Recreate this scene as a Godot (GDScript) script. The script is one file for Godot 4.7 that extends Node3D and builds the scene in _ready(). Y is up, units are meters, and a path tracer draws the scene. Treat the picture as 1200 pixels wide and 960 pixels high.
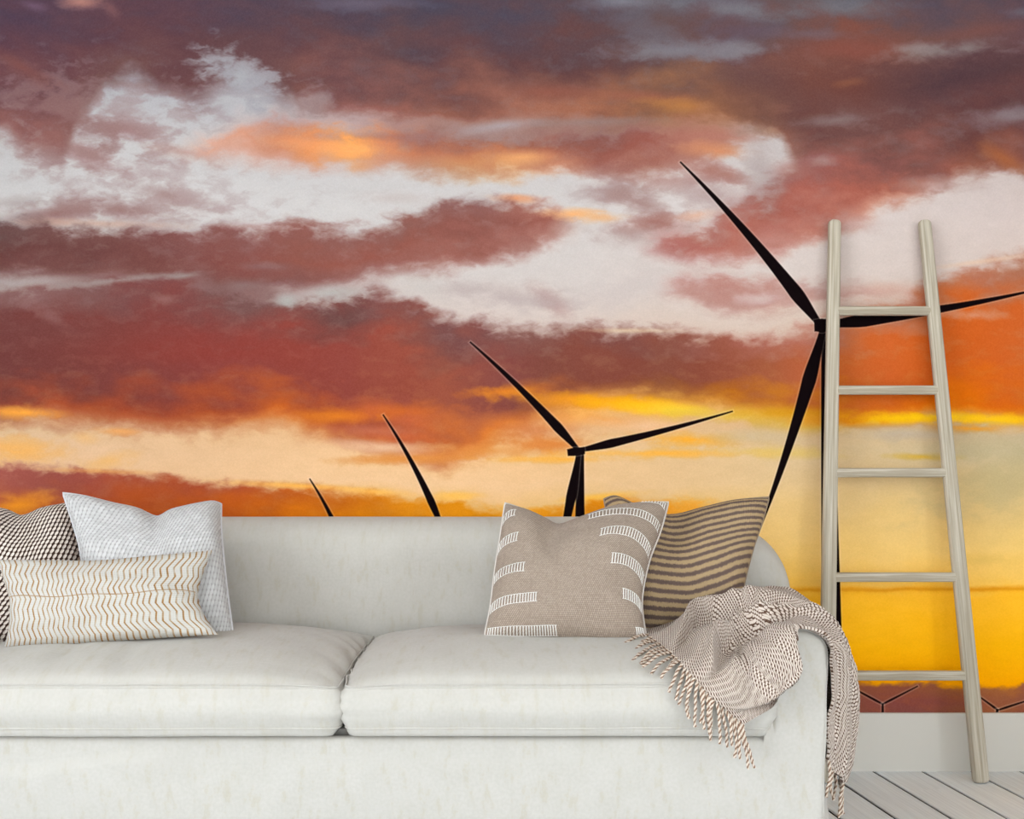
extends Node3D
# A living room: a white slipcovered sofa with five pillows and a throw stands before a wall that is papered with a
# sunset mural; a wooden ladder leans beside it on a floor of painted boards. Daylight comes in through two windows and an added one on the right.

const F := 1318.0            # focal length in pixels of the 1200 x 960 frame
const EYE := 0.975           # height of the lens
const WALL := 3.303          # distance of the papered wall
var M := {}
var used := {}

func P(x: float, y: float, d: float) -> Vector3:
	return Vector3((x - 600.0) * d / F, EYE - (y - 514.0) * d / F, -d)

# ---------------------------------------------------------------- bookkeeping
func tag(o: Node, label: String, category: String, group := "") -> void:
	o.set_meta("label", label)
	o.set_meta("category", category)
	if group:
		o.set_meta("group", group)

func structure(o: Node) -> void:
	o.set_meta("kind", "structure")

func node(called: String, at: Vector3, parent: Node = self) -> Node3D:
	var n := Node3D.new()
	n.name = called
	parent.add_child(n, true)
	n.position = at
	return n

func put(called: String, mesh: Mesh, mat: Material, parent: Node = self) -> MeshInstance3D:
	var n := MeshInstance3D.new()
	n.name = called
	n.mesh = mesh
	n.material_override = mat
	parent.add_child(n, true)
	return n

# ---------------------------------------------------------------- mesh tools
# a list of points in rows of n, wrapped into quads; normals are averaged
func sheet(pts: PackedVector3Array, uvs: PackedVector2Array, n: int, wrap := false, flip := false) -> Array:
	var rows := pts.size() / n
	var idx := PackedInt32Array()
	for r in rows - 1:
		for c in (n if wrap else n - 1):
			var a := r * n + c
			var b := r * n + (c + 1) % n
			var q := a + n
			var e := b + n
			if flip:
				idx.append_array(PackedInt32Array([a, q, b, b, q, e]))
			else:
				idx.append_array(PackedInt32Array([a, b, q, b, e, q]))
	return [pts, uvs, idx]

func join(list: Array) -> ArrayMesh:
	var pts := PackedVector3Array()
	var uvs := PackedVector2Array()
	var idx := PackedInt32Array()
	for s in list:
		var at := pts.size()
		pts.append_array(s[0])
		uvs.append_array(s[1])
		for i in s[2]:
			idx.append(i + at)
	var nor := PackedVector3Array()
	nor.resize(pts.size())
	for t in idx.size() / 3:
		var a := idx[t * 3]
		var b := idx[t * 3 + 1]
		var c := idx[t * 3 + 2]
		var k := (pts[c] - pts[a]).cross(pts[b] - pts[a])
		nor[a] += k
		nor[b] += k
		nor[c] += k
	for i in nor.size():
		nor[i] = nor[i].normalized() if nor[i].length_squared() > 0.0 else Vector3.UP
	var arr := []
	arr.resize(Mesh.ARRAY_MAX)
	arr[Mesh.ARRAY_VERTEX] = pts
	arr[Mesh.ARRAY_NORMAL] = nor
	arr[Mesh.ARRAY_TEX_UV] = uvs
	arr[Mesh.ARRAY_INDEX] = idx
	var m := ArrayMesh.new()
	m.add_surface_from_arrays(Mesh.PRIMITIVE_TRIANGLES, arr)
	return m

# a tube along a path; rx, ry the half sizes, p the power of the superellipse (2 round, 6 boxy), twist in turns per metre
func tube(path: PackedVector3Array, rx: float, ry: float, p := 2.0, sides := 12, closed := false, twist := 0.0, taper := 1.0, side_hint := Vector3.ZERO) -> Array:
	var pts := PackedVector3Array()
	var uvs := PackedVector2Array()
	var n := path.size()
	var ref := side_hint
	var run := 0.0
	for i in n:
		var t: Vector3
		if closed:
			t = (path[(i + 1) % n] - path[(i - 1 + n) % n]).normalized()
		else:
			t = (path[mini(i + 1, n - 1)] - path[maxi(i - 1, 0)]).normalized()
		if ref == Vector3.ZERO:
			ref = t.cross(Vector3.UP if absf(t.y) < 0.9 else Vector3.RIGHT)
		var bx := (ref - t * ref.dot(t)).normalized()
		var by := t.cross(bx)
		ref = bx
		if i > 0:
			run += path[i].distance_to(path[i - 1])
		var k := lerpf(1.0, taper, float(i) / maxf(1.0, n - 1))
		for s in sides + 1:
			var a := TAU * s / sides
			var ca := cos(a)
			var sa := sin(a)
			var x := signf(ca) * pow(absf(ca), 2.0 / p) * rx * k
			var y := signf(sa) * pow(absf(sa), 2.0 / p) * ry * k
			if twist != 0.0:
				var w := 1.0 + 0.34 * cos(2.0 * a - TAU * twist * run)
				x *= w
				y *= w
			pts.append(path[i] + bx * x + by * y)
			uvs.append(Vector2(float(s) / sides, run))
	if closed:
		for s in sides + 1:
			pts.append(pts[s])
			uvs.append(Vector2(float(s) / sides, run))
	var out := sheet(pts, uvs, sides + 1)
	if not closed:
		for e in [0, n - 1]:
			var at: int = out[0].size()
			out[0].append(path[e])
			out[1].append(Vector2(0.5, 0.0 if e == 0 else run))
			for s in sides + 1:
				out[0].append(pts[e * (sides + 1) + s])
				out[1].append(uvs[e * (sides + 1) + s])
			for s in sides:
				out[2].append_array(PackedInt32Array([at, at + 2 + s, at + 1 + s] if e == 0 else [at, at + 1 + s, at + 2 + s]))
	return out

func box(a: Vector3, b: Vector3) -> BoxMesh:
	var m := BoxMesh.new()
	m.size = (b - a).abs()
	return m

func put_box(called: String, a: Vector3, b: Vector3, mat: Material, parent: Node = self) -> MeshInstance3D:
	var o := put(called, box(a, b), mat, parent)
	o.position = (a + b) * 0.5
	return o

func spline(pts: Array, t: float) -> Vector3:          # Catmull-Rom through Vector3, t in 0..1
	var n := pts.size() - 1
	var f := clampf(t, 0.0, 1.0) * n
	var i := mini(int(f), n - 1)
	var a: Vector3 = pts[maxi(i - 1, 0)]
	var b: Vector3 = pts[i]
	var c: Vector3 = pts[i + 1]
	var d: Vector3 = pts[mini(i + 2, n)]
	return b.cubic_interpolate(c, a, d, f - i)

func noise(sd: int, freq: float, octaves := 3) -> FastNoiseLite:
	var n := FastNoiseLite.new()
	n.seed = sd
	n.noise_type = FastNoiseLite.TYPE_SIMPLEX_SMOOTH
	n.frequency = freq
	n.fractal_octaves = octaves
	return n

func from_bytes(w: int, h: int, bytes: PackedByteArray) -> ImageTexture:
	return ImageTexture.create_from_image(Image.create_from_data(w, h, false, Image.FORMAT_RGB8, bytes))

func relief(w: int, h: int, height: PackedFloat32Array, scale: float) -> ImageTexture:   # a normal map of a tile
	var bytes := PackedByteArray()
	bytes.resize(w * h * 3)
	for y in h:
		for x in w:
			var dx := (height[y * w + (x + 1) % w] - height[y * w + (x - 1 + w) % w]) * scale
			var dy := (height[((y + 1) % h) * w + x] - height[((y - 1 + h) % h) * w + x]) * scale
			var v := Vector3(-dx, dy, 1.0).normalized()
			var o := (y * w + x) * 3
			bytes[o] = int(v.x * 127.0 + 128.0)
			bytes[o + 1] = int(v.y * 127.0 + 128.0)
			bytes[o + 2] = int(v.z * 127.0 + 128.0)
	return from_bytes(w, h, bytes)

func cloth(color: Color, rough := 0.95) -> StandardMaterial3D:
	var m := StandardMaterial3D.new()
	m.albedo_color = color
	m.roughness = rough
	m.metallic_specular = 0.2
	return m

# ---------------------------------------------------------------- materials
func make_materials() -> void:
	M.plaster = cloth(Color8(205, 201, 193))
	M.ceiling = cloth(Color8(236, 235, 231))
	M.skirting = cloth(Color8(203, 199, 190), 0.6)
	M.gap = cloth(Color8(12, 11, 10))
	M.gap.metallic_specular = 0.05
	M.frame = cloth(Color8(225, 224, 220), 0.5)
	# linen of the slipcover: fine weave relief and faint mottling
	var nw := 512
	var hgt := PackedFloat32Array()
	hgt.resize(nw * nw)
	var slub := noise(5, 0.05, 3)
	for y in nw:
		for x in nw:
			hgt[y * nw + x] = sin(TAU * x / 2.56) * 0.3 + sin(TAU * y / 2.56) * 0.3 + slub.get_noise_2d(x * 0.5, y * 3.0) * 0.9 + slub.get_noise_2d(x * 3.0 + 500.0, y * 0.5) * 0.9
	M.linen = cloth(Color.WHITE)
	M.linen.normal_enabled = true
	M.linen.normal_texture = relief(nw, nw, hgt, 0.5)
	M.linen.normal_scale = 0.14
	# flax slubs: short upright streaks of unbleached thread, broken up by the weave
	var mot := PackedByteArray()
	var ms := 512
	mot.resize(ms * ms * 3)
	var ni := noise(9, 0.012, 4).get_seamless_image(ms, ms).get_data()
	var nj := noise(19, 0.12, 3).get_seamless_image(ms, ms).get_data()
	var tall_im: Image = noise(29, 0.045, 3).get_seamless_image(ms, ms / 3)
	tall_im.resize(ms, ms, Image.INTERPOLATE_CUBIC)
	var nt := tall_im.get_data()
	for i in ms * ms:
		var k := (ni[i] - 128.0) * 0.02 + (nj[i] - 128.0) * 0.03
		var f := smoothstep(150.0, 215.0, nt[i] + (nj[i] - 128.0) * 0.5)
		mot[i * 3] = int(clampf(182.0 + k - 5.0 * f, 0, 255))
		mot[i * 3 + 1] = int(clampf(178.0 + k - 7.0 * f, 0, 255))
		mot[i * 3 + 2] = int(clampf(170.0 + k * 1.2 - 12.0 * f, 0, 255))
	M.linen.albedo_texture = from_bytes(ms, ms, mot)
	M.linen.uv1_triplanar = true
	M.linen.uv1_world_triplanar = true
	M.linen.uv1_scale = Vector3(1.5, 1.5, 1.5)
	M.linen.rim_enabled = true
	M.linen.rim = 0.2
	# bleached wood of the ladder and painted boards of the floor
	M.ladder = wood(Color8(160, 150, 132), Color8(196, 188, 172), 31, 64, 512, 1.6)
	M.ladder.roughness = 0.7
	for k in 3:
		M["board%d" % k] = wood(Color8(207 + k * 3, 211 + k * 3, 213 + k * 3), Color8(221 + k * 3, 225 + k * 3, 227 + k * 3), 60 + k, 128, 1024, 1.0)
		M["board%d" % k].roughness = 0.55
		M["board%d" % k].uv1_scale = Vector3(7.0, 0.6, 1.0)

func wood(dark: Color, light: Color, sd: int, w: int, h: int, contrast: float) -> StandardMaterial3D:
	var n := noise(sd, 0.05, 4)
	var fine := noise(sd + 3, 0.35, 2)
	var bytes := PackedByteArray()
	bytes.resize(w * h * 3)
	var hg := PackedFloat32Array()
	hg.resize(w * h)
	for y in h:
		for x in w:
			var a := TAU * x / w                       # wraps round the rail without a seam
			var cx := cos(a) * w * 0.22
			var cy := sin(a) * w * 0.22
			var v := n.get_noise_3d(cx * 1.6, cy * 1.6, y * 0.035) * 0.9 + fine.get_noise_3d(cx, cy, y * 0.03) * 0.6
			v = clampf(0.5 + v * contrast, 0.0, 1.0)
			hg[y * w + x] = v
			var c := dark.lerp(light, v)
			var o := (y * w + x) * 3
			bytes[o] = int(c.r * 255.0)
			bytes[o + 1] = int(c.g * 255.0)
			bytes[o + 2] = int(c.b * 255.0)
	var m := cloth(Color.WHITE, 0.7)
	m.albedo_texture = from_bytes(w, h, bytes)
	m.normal_enabled = true
	m.normal_texture = relief(w, h, hg, 0.6)
	m.normal_scale = 0.4
	return m

# a knit tile: small stitches set in a diagonal basket pattern, yarn colour over gap colour
func knit(yarn: Color, gap: Color, lean: float, fill: float, sd: int, depth: float, tall := 0.56) -> StandardMaterial3D:
	var s := 256
	var cells := 16
	var c := float(s) / cells
	var bytes := PackedByteArray()
	bytes.resize(s * s * 3)
	var hg := PackedFloat32Array()
	hg.resize(s * s)
	var rng := RandomNumberGenerator.new()
	rng.seed = sd
	var tone := PackedFloat32Array()
	for i in cells * cells:
		tone.append(rng.randf_range(-1.0, 1.0))
	for y in s:
		for x in s:
			var row := int(y / c)
			var off := 0.5 * (row % 2)
			var fx := x / c + off
			var col := int(fx) % cells
			var u := fmod(fx, 1.0) - 0.5
			var v := y / c - row - 0.5
			var uu := u + v * lean
			uu -= roundf(uu)
			var r := sqrt(pow(uu / (0.5 * fill), 2.0) + pow(v / tall, 2.0))
			var b := clampf(1.25 - r, 0.0, 1.0)
			var k := smoothstep(0.0, 0.34, b)
			hg[y * s + x] = sqrt(b)
			var strand := 0.05 * sin((uu * 3.0 + v) * 14.0)
			var t := tone[row * cells + col] * 0.028 + strand
			var cc := gap.lerp(yarn, k)
			var o := (y * s + x) * 3
			bytes[o] = int(clampf(cc.r + t * k, 0, 1) * 255.0)
			bytes[o + 1] = int(clampf(cc.g + t * k, 0, 1) * 255.0)
			bytes[o + 2] = int(clampf(cc.b + t * k, 0, 1) * 255.0)
	var m := cloth(Color.WHITE)
	m.albedo_texture = from_bytes(s, s, bytes)
	m.normal_enabled = true
	m.normal_texture = relief(s, s, hg, depth)
	m.rim_enabled = true
	m.rim = 0.2
	return m

# cream cloth with thin tan zigzag threads running down it, one repeat per pillow front
func chevron() -> StandardMaterial3D:
	var w := 1024
	var h := 512
	var bytes := PackedByteArray()
	bytes.resize(w * h * 3)
	var hg := PackedFloat32Array()
	hg.resize(w * h)
	var lines := 37.0
	var zig := 5.0
	var n := noise(77, 0.02, 2)
	for y in h:
		for x in w:
			var ph := absf(fmod(y / float(h) * zig, 1.0) * 2.0 - 1.0) - 0.5
			var q := x / float(w) * lines + ph * 0.62
			var f := absf(fmod(q + 8.0, 1.0) - 0.5) * 2.0       # 1 on a thread
			var thread := smoothstep(0.62, 0.86, f)
			var dash := 0.62 + 0.38 * sin(TAU * y / 9.0)
			var strength := clampf(0.75 + n.get_noise_2d(x, y * 0.5) * 0.7, 0.25, 1.0)
			var rib := 0.5 + 0.5 * sin(TAU * y / 9.0 + 1.5)
			var pick := 0.5 + 0.5 * sin(TAU * q * 4.0)
			var k := thread * strength * (0.55 + 0.45 * dash)
			var base := Color(0.755, 0.745, 0.72).lerp(Color(0.61, 0.595, 0.56), (1.0 - rib) * 0.6 * pick)
			var c := base.lerp(Color(0.54, 0.36, 0.15), k)
			hg[y * w + x] = rib * 0.5 + pick * 0.3 + thread * 0.7
			var o := (y * w + x) * 3
			bytes[o] = int(c.r * 255.0)
			bytes[o + 1] = int(c.g * 255.0)
			bytes[o + 2] = int(c.b * 255.0)
	var m := cloth(Color.WHITE)
	m.albedo_texture = from_bytes(w, h, bytes)
	m.normal_enabled = true
	m.normal_texture = relief(w, h, hg, 0.8)
	return m

# woven stripes across, fuzzy at their edges
func stripes() -> StandardMaterial3D:
	var w := 512
	var h := 1024
	var count := 19.0
	var bytes := PackedByteArray()
	bytes.resize(w * h * 3)
	var hg := PackedFloat32Array()
	hg.resize(w * h)
	var n := noise(41, 0.11, 2)
	var tall := noise(43, 0.6, 1)
	for y in h:
		for x in w:
			var j := tall.get_noise_2d(x * 1.3, floorf(y / 10.0) * 40.0) * 0.1
			var f := fmod(y / float(h) * count + j + n.get_noise_2d(x * 0.5, y * 0.25) * 0.06 + 4.0, 1.0)
			var k := smoothstep(0.08, 0.24, f) * (1.0 - smoothstep(0.54, 0.72, f))
			var g := n.get_noise_2d(x * 4.0, y * 1.5) * 0.13
			var c := Color(0.655, 0.565, 0.43).lerp(Color(0.35, 0.29, 0.277), k * (0.9 + g))
			c = c.lerp(Color(0.62, 0.55, 0.5), clampf(g * 2.0, 0.0, 0.5) * k)
			hg[y * w + x] = k * 1.6 + 0.5 * sin(TAU * x / 6.0) + g * 2.0
			var o := (y * w + x) * 3
			bytes[o] = int(clampf(c.r + g * 0.4, 0, 1) * 255.0)
			bytes[o + 1] = int(clampf(c.g + g * 0.4, 0, 1) * 255.0)
			bytes[o + 2] = int(clampf(c.b + g * 0.4, 0, 1) * 255.0)
	var m := cloth(Color.WHITE)
	m.albedo_texture = from_bytes(w, h, bytes)
	m.normal_enabled = true
	m.normal_texture = relief(w, h, hg, 0.7)
	m.normal_scale = 0.7
	return m

# ---------------------------------------------------------------- the printed mural
const MX0 := -60.0           # the print covers these photo pixels at the wall
const MX1 := 1340.0
const MY0 := -130.0
const MY1 := 836.0
var mw := 1400
var mh := 966
var cr := PackedFloat32Array()
var cg := PackedFloat32Array()
var cb := PackedFloat32Array()
var na := PackedByteArray()
var nb := PackedByteArray()

func unhex(h: int) -> Vector3:
	return Vector3((h >> 16) & 255, (h >> 8) & 255, h & 255)

# a bank of cloud: stations of x, top, bottom and its colours at the top, the middle and the bottom
func bank(soft_top: float, soft_bot: float, rough: float, alpha: float, stations: Array, hold := 0.0) -> void:
	var fade := 60.0
	soft_top *= 1.45
	soft_bot *= 1.6
	for x in mw:
		var px := MX0 + x
		var i := 0
		if px < stations[0][0] or px > stations[-1][0]:
			continue
		while i < stations.size() - 2 and px > stations[i + 1][0]:
			i += 1
		var a: Array = stations[i]
		var b: Array = stations[i + 1]
		var f: float = clampf((px - a[0]) / (b[0] - a[0]), 0.0, 1.0)
		var fs := f * f * (3.0 - 2.0 * f)
		var top: float = lerpf(a[1], b[1], fs)
		var bot: float = lerpf(a[2], b[2], fs)
		var c0 := unhex(a[3]).lerp(unhex(b[3]), f)
		var c1 := unhex(a[4]).lerp(unhex(b[4]), f)
		var c2 := unhex(a[5]).lerp(unhex(b[5]), f)
		var y0 := maxi(0, int(top - soft_top - rough - MY0) - 2)
		var y1 := mini(mh, int(bot + soft_bot + rough - MY0) + 2)
		var high := maxf(1.0, bot - top)
		var ends := 1.0
		if stations[0][0] > MX0 + 1:
			ends = minf(ends, smoothstep(0.0, fade, px - stations[0][0]))
		if stations[-1][0] < MX1 - 1:
			ends = minf(ends, smoothstep(0.0, fade, stations[-1][0] - px))
		for y in range(y0, y1):
			var o := y * mw + x
			var n := (na[o] - 128.0) / 128.0
			var m := (nb[o] - 128.0) / 128.0
			var yy := y + MY0 + (n * 0.45 + m * 0.5) * rough
			var k := smoothstep(-soft_top, soft_top, yy - top) * smoothstep(-soft_bot, soft_bot, bot - yy) * alpha * ends
			if k < 0.004:
				continue
			k = clampf(k * (1.0 + m * 0.12), 0.0, 1.0)
			var t := clampf((yy - top) / high + n * 0.12, 0.0, 1.0)
			var ta := 0.5 - hold * 0.5
			var c := c0.lerp(c1, t / ta) if t < ta else c1.lerp(c2, maxf(0.0, t - ta - hold) / ta)
			var g := n * 2.0 + m * 2.0
			cr[o] += (c.x + g - cr[o]) * k
			cg[o] += (c.y + g - cg[o]) * k
			cb[o] += (c.z + g - cb[o]) * k

# a tuft: an ellipse with a ragged soft edge
func tuft(cx: float, cy: float, rx: float, ry: float, deg: float, hex: int, alpha: float, rough := 0.55) -> void:
	var c := unhex(hex)
	var ca := cos(deg_to_rad(deg))
	var sa := sin(deg_to_rad(deg))
	var ex := (absf(rx * ca) + absf(ry * sa)) * 2.0
	var ey := (absf(rx * sa) + absf(ry * ca)) * 2.0
	for y in range(maxi(0, int(cy - ey - MY0)), mini(mh, int(cy + ey - MY0) + 1)):
		for x in range(maxi(0, int(cx - ex - MX0)), mini(mw, int(cx + ex - MX0) + 1)):
			var dx := x + MX0 - cx
			var dy := y + MY0 - cy
			var o := y * mw + x
			var r := sqrt(pow((dx * ca + dy * sa) / rx, 2.0) + pow((dy * ca - dx * sa) / ry, 2.0))
			var m := (nb[o] - 128.0) / 128.0
			r += ((na[o] - 128.0) * 0.45 / 128.0 + m * 0.75) * rough
			var k := (1.0 - smoothstep(-0.15, 1.55, r)) * alpha * 1.15
			k = clampf(k * (1.0 + m * 0.25), 0.0, 1.0)
			if k > 0.004:
				cr[o] += (c.x - cr[o]) * k
				cg[o] += (c.y - cg[o]) * k
				cb[o] += (c.z - cb[o]) * k

func print_clouds() -> Image:
	var f1 := noise(101, 0.016, 4)
	var f2 := noise(202, 0.045, 5)
	f2.fractal_gain = 0.62
	f2.domain_warp_enabled = true
	f2.domain_warp_amplitude = 18.0
	f2.domain_warp_frequency = 0.02
	for pair in [[f1, 0], [f2, 1]]:
		var im: Image = pair[0].get_image(mw / 2, mh, false, false, false)     # twice as wide as high: clouds lie flat
		im.resize(mw, mh, Image.INTERPOLATE_CUBIC)
		im.convert(Image.FORMAT_L8)
		var by := im.get_data()
		for i in by.size():
			by[i] = int(clampf((by[i] - 128.0) * 1.9 + 128.0, 0.0, 255.0))
		if pair[1] == 0:
			na = by
		else:
			nb = by
	cr.resize(mw * mh)
	cg.resize(mw * mh)
	cb.resize(mw * mh)
	# the open sky between the clouds: y, then its colour at the left, in the middle and at the right
	var sky := [
		[-140, 0x4a4656, 0x4a4858, 0x4c4a58], [0, 0x5a5562, 0x5a5866, 0x605c66], [60, 0x9696a0, 0x9a9aa2, 0x94949c], [110, 0xb6b8bc, 0xb8b8bc, 0xa4a0a4],
		[170, 0xc8c9c8, 0xcac8c6, 0xd0c6c2], [250, 0xd0d0cd, 0xd2d0cc, 0xe4d6ce], [330, 0xb9b4af, 0xd2cbc4, 0xe2d2c6], [400, 0xd0bcb0, 0xd8c8bc, 0xdcc0a4],
		[470, 0xe8b878, 0xf0a850, 0xe0b040], [500, 0xdcbc94, 0xe8b47c, 0xccb890], [530, 0xe8c49c, 0xf0c48c, 0xd0c098], [565, 0xedc596, 0xf6cd98, 0xd8c088],
		[600, 0xeeb060, 0xf8cc84, 0xe8c880], [650, 0xfcc460, 0xffcf74, 0xfcd47a], [685, 0xffc854, 0xffc854, 0xffca58], [700, 0xffc030, 0xffc030, 0xffbe30], [760, 0xffb810, 0xffb810, 0xffb80c], [800, 0xffac04, 0xffac04, 0xffac04], [840, 0xf09010, 0xf09010, 0xf09010]]
	for y in mh:
		for half in 2:
			var x0 := 0 if half == 0 else 660
			var x1 := 660 if half == 0 else mw
			for x in range(x0, x1):
				var o := y * mw + x
				var yy := y + MY0 + (na[o] - 128.0) * 0.06
				var i := 0
				while i < sky.size() - 2 and yy > sky[i + 1][0]:
					i += 1
				var t: float = clampf((yy - sky[i][0]) / (sky[i + 1][0] - sky[i][0]), 0.0, 1.0)
				var q := clampf((x + MX0 - 600.0 * half) / 600.0, 0.0, 1.0)
				var a := unhex(sky[i][1 + half]).lerp(unhex(sky[i][2 + half]), q)
				var b := unhex(sky[i + 1][1 + half]).lerp(unhex(sky[i + 1][2 + half]), q)
				var c := a.lerp(b, t)
				var g := (nb[o] - 128.0) * 0.02
				cr[o] = c.x + g
				cg[o] = c.y + g
				cb[o] = c.z + g
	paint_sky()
	var bytes := PackedByteArray()
	bytes.resize(mw * mh * 3)
	var rng := RandomNumberGenerator.new()
	rng.seed = 2
	for i in mw * mh:
		var g := rng.randf_range(-3.5, 3.5)                      # the grain of the printed canvas
		var most := maxf(cr[i], maxf(cg[i], cb[i]))
		var light_gain := lerpf(0.925, 0.99, smoothstep(0.45, 0.85, 1.0 - minf(cr[i], minf(cg[i], cb[i])) / maxf(1.0, most)))   # saturated colours brightened to make up for dim light low on the wall
		bytes[i * 3] = int(clampf(cr[i] * light_gain + g, 0.0, 255.0))
		bytes[i * 3 + 1] = int(clampf(cg[i] * light_gain * 0.985 + g, 0.0, 255.0))
		bytes[i * 3 + 2] = int(clampf(cb[i] * light_gain + g, 0.0, 255.0))
	return Image.create_from_data(mw, mh, false, Image.FORMAT_RGB8, bytes)

func paint_sky() -> void:
	# wisps in the pale opening at the upper left
	tuft(150, 152, 45, 14, 10, 0xa07a78, 0.75)
	tuft(95, 178, 50, 14, 22, 0xa27a76, 0.8)
	tuft(215, 178, 50, 8, 8, 0xb89488, 0.7)
	tuft(70, 250, 60, 12, -4, 0x987672, 0.85)
	tuft(140, 246, 70, 15, 8, 0x94706c, 0.85)
	tuft(195, 228, 60, 14, 16, 0xa8908c, 0.85)
	tuft(20, 238, 40, 10, 0, 0xa49490, 0.5)
	tuft(120, 262, 80, 5, 2, 0xd0a890, 0.6)
	tuft(460, 232, 50, 8, 0, 0xc4b8b2, 0.5)
	# the dark ceiling of cloud along the top
	bank(14, 12, 15, 1.0, [
		[-60, -20, 148, 0x4f4258, 0x67454d, 0x8a5c58], [0, -20, 158, 0x54465a, 0x67454d, 0x8e605b], [40, -20, 180, 0x544558, 0x6a474d, 0x91625c],
		[72, -20, 188, 0x544558, 0x6d494d, 0x90645e], [98, -20, 138, 0x584656, 0x6a474c, 0x7c5854], [125, -20, 104, 0x5a4656, 0x67464c, 0x74524f],
		[155, -20, 88, 0x5a4656, 0x66464c, 0x72504e], [195, -20, 106, 0x5a4656, 0x66464b, 0x724e4c], [232, -20, 116, 0x5a4858, 0x67474a, 0x6e4a4a],
		[270, -20, 104, 0x584a5a, 0x64484c, 0x6c4a4a], [305, -20, 104, 0x554a5a, 0x64484c, 0x6c4a4a],
		[338, -20, 116, 0x544a5a, 0x66484c, 0x74504c], [355, -20, 130, 0x524a5a, 0x68484a, 0x85574f], [400, -20, 138, 0x4e485a, 0x684a4c, 0x96625a],
		[470, -20, 148, 0x4c4a5c, 0x654a4c, 0x9a6457], [520, -20, 152, 0x504c5c, 0x66484a, 0x96604f], [600, -20, 152, 0x545060, 0x664646, 0xa06a58],
		[700, -20, 152, 0x5a5664, 0x684846, 0xa66c52], [780, -20, 152, 0x6c6870, 0x6a504e, 0xb0784e], [850, -20, 148, 0x666070, 0x6e5050, 0xac744a],
		[920, -20, 148, 0x646068, 0x7c524a, 0x8f5e4c], [1000, -20, 120, 0x625a64, 0x865448, 0x744c46], [1080, -20, 110, 0x605664, 0x7a5650, 0x6c4a48],
		[1150, -20, 105, 0x5e5462, 0x785654, 0x664648], [1200, -20, 105, 0x5e5260, 0x745458, 0x644648], [1340, -20, 105, 0x5a4e5c, 0x745458, 0x644648]])
	tuft(120, 128, 110, 34, 14, 0xa58a88, 0.5, 1.3)
	tuft(170, 200, 120, 26, 12, 0xb09a98, 0.45, 1.4)
	tuft(280, 92, 42, 26, 20, 0xb0b2b6, 0.95, 0.9)
	tuft(262, 82, 22, 16, 60, 0xa4a4aa, 0.7, 1.0)
	tuft(305, 96, 20, 22, 0, 0xa8a8ae, 0.7, 1.1)
	tuft(362, 118, 24, 14, 0, 0xb4a8a8, 0.55, 1.0)
	tuft(100, 150, 60, 24, 30, 0x8e6662, 0.5, 1.0)
	tuft(95, 2, 26, 9, 0, 0xc08a7e, 0.8)
	tuft(130, 10, 16, 8, 50, 0x9a6a66, 0.5)
	tuft(40, 7, 18, 6, 10, 0x8a7088, 0.5)
	tuft(25, 78, 40, 9, 30, 0x8c5850, 0.6)
	tuft(420, 4, 70, 9, 0, 0x736b7a, 0.7)
	tuft(730, 2, 50, 9, 0, 0x868690, 0.7)
	tuft(860, 10, 60, 11, 4, 0x84858c, 0.8)
	tuft(985, 8, 60, 12, 0, 0x7e8088, 0.7)
	tuft(800, 58, 70, 13, 0, 0x8c8b92, 0.85)
	tuft(855, 62, 40, 9, -8, 0x8c888e, 0.7)
	tuft(770, 40, 60, 16, 20, 0x746c74, 0.6)
	tuft(880, 36, 60, 8, 0, 0x6a5a66, 0.6)
	tuft(1010, 58, 70, 16, 4, 0x90564a, 0.75)
	tuft(960, 40, 50, 7, 0, 0x7c6a70, 0.6)
	tuft(1110, 60, 66, 10, -6, 0x989292, 0.75)
	tuft(1075, 56, 26, 7, 0, 0xa8a4a4, 0.5)
	tuft(1150, 36, 60, 8, -8, 0x8a5c54, 0.5)
	tuft(1195, 14, 20, 6, 0, 0x7c7c88, 0.5)
	tuft(740, 112, 70, 7, 2, 0x9c6450, 0.8)
	tuft(808, 124, 52, 9, 4, 0xb87c48, 0.85)
	tuft(860, 128, 40, 8, 0, 0x9c6a48, 0.7)
	tuft(640, 108, 50, 10, 0, 0x985c4c, 0.6)
	# the long peach streak
	bank(12, 9, 12, 0.96, [
		[195, 176, 184, 0xd4b4a6, 0xd8b0a0, 0xd4bcb2], [240, 164, 188, 0xd6b8ac, 0xdeaa92, 0xcaa89c], [285, 138, 192, 0xccb8b2, 0xd89c80, 0xd4b0a2],
		[325, 132, 195, 0xb89088, 0xcc8868, 0xd0aa9c], [370, 148, 196, 0xbc7c6c, 0xe8985c, 0xcca69c], [410, 150, 196, 0xbc8c82, 0xf4a65c, 0xd0aa98],
		[450, 148, 199, 0xa87870, 0xd48a62, 0xc89c88], [500, 150, 203, 0x96665e, 0xbc785a, 0xb8886c], [550, 158, 206, 0x88605c, 0xb87456, 0xcc9866],
		[600, 156, 202, 0x8c5e56, 0xbc7858, 0xeeb070], [650, 152, 200, 0x8c5a52, 0xaa6a56, 0xdc966c], [700, 150, 206, 0x865e5a, 0x92584c, 0x9c6054],
		[760, 145, 207, 0x98665e, 0x9a5a4e, 0xac7a6a], [810, 140, 195, 0xb07a68, 0xaa7060, 0xbc8c7c], [860, 138, 178, 0xc08c74, 0xb88874, 0xc4a496], [915, 146, 162, 0xb89880, 0xb89c90, 0xb8a49c]])
	tuft(412, 174, 40, 8, 4, 0xffb468, 0.75)
	tuft(360, 168, 50, 8, 6, 0xf0a068, 0.6)
	tuft(612, 184, 34, 8, -4, 0xf2b274, 0.7)
	tuft(540, 190, 46, 8, 0, 0xcc8a5c, 0.5)
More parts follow.
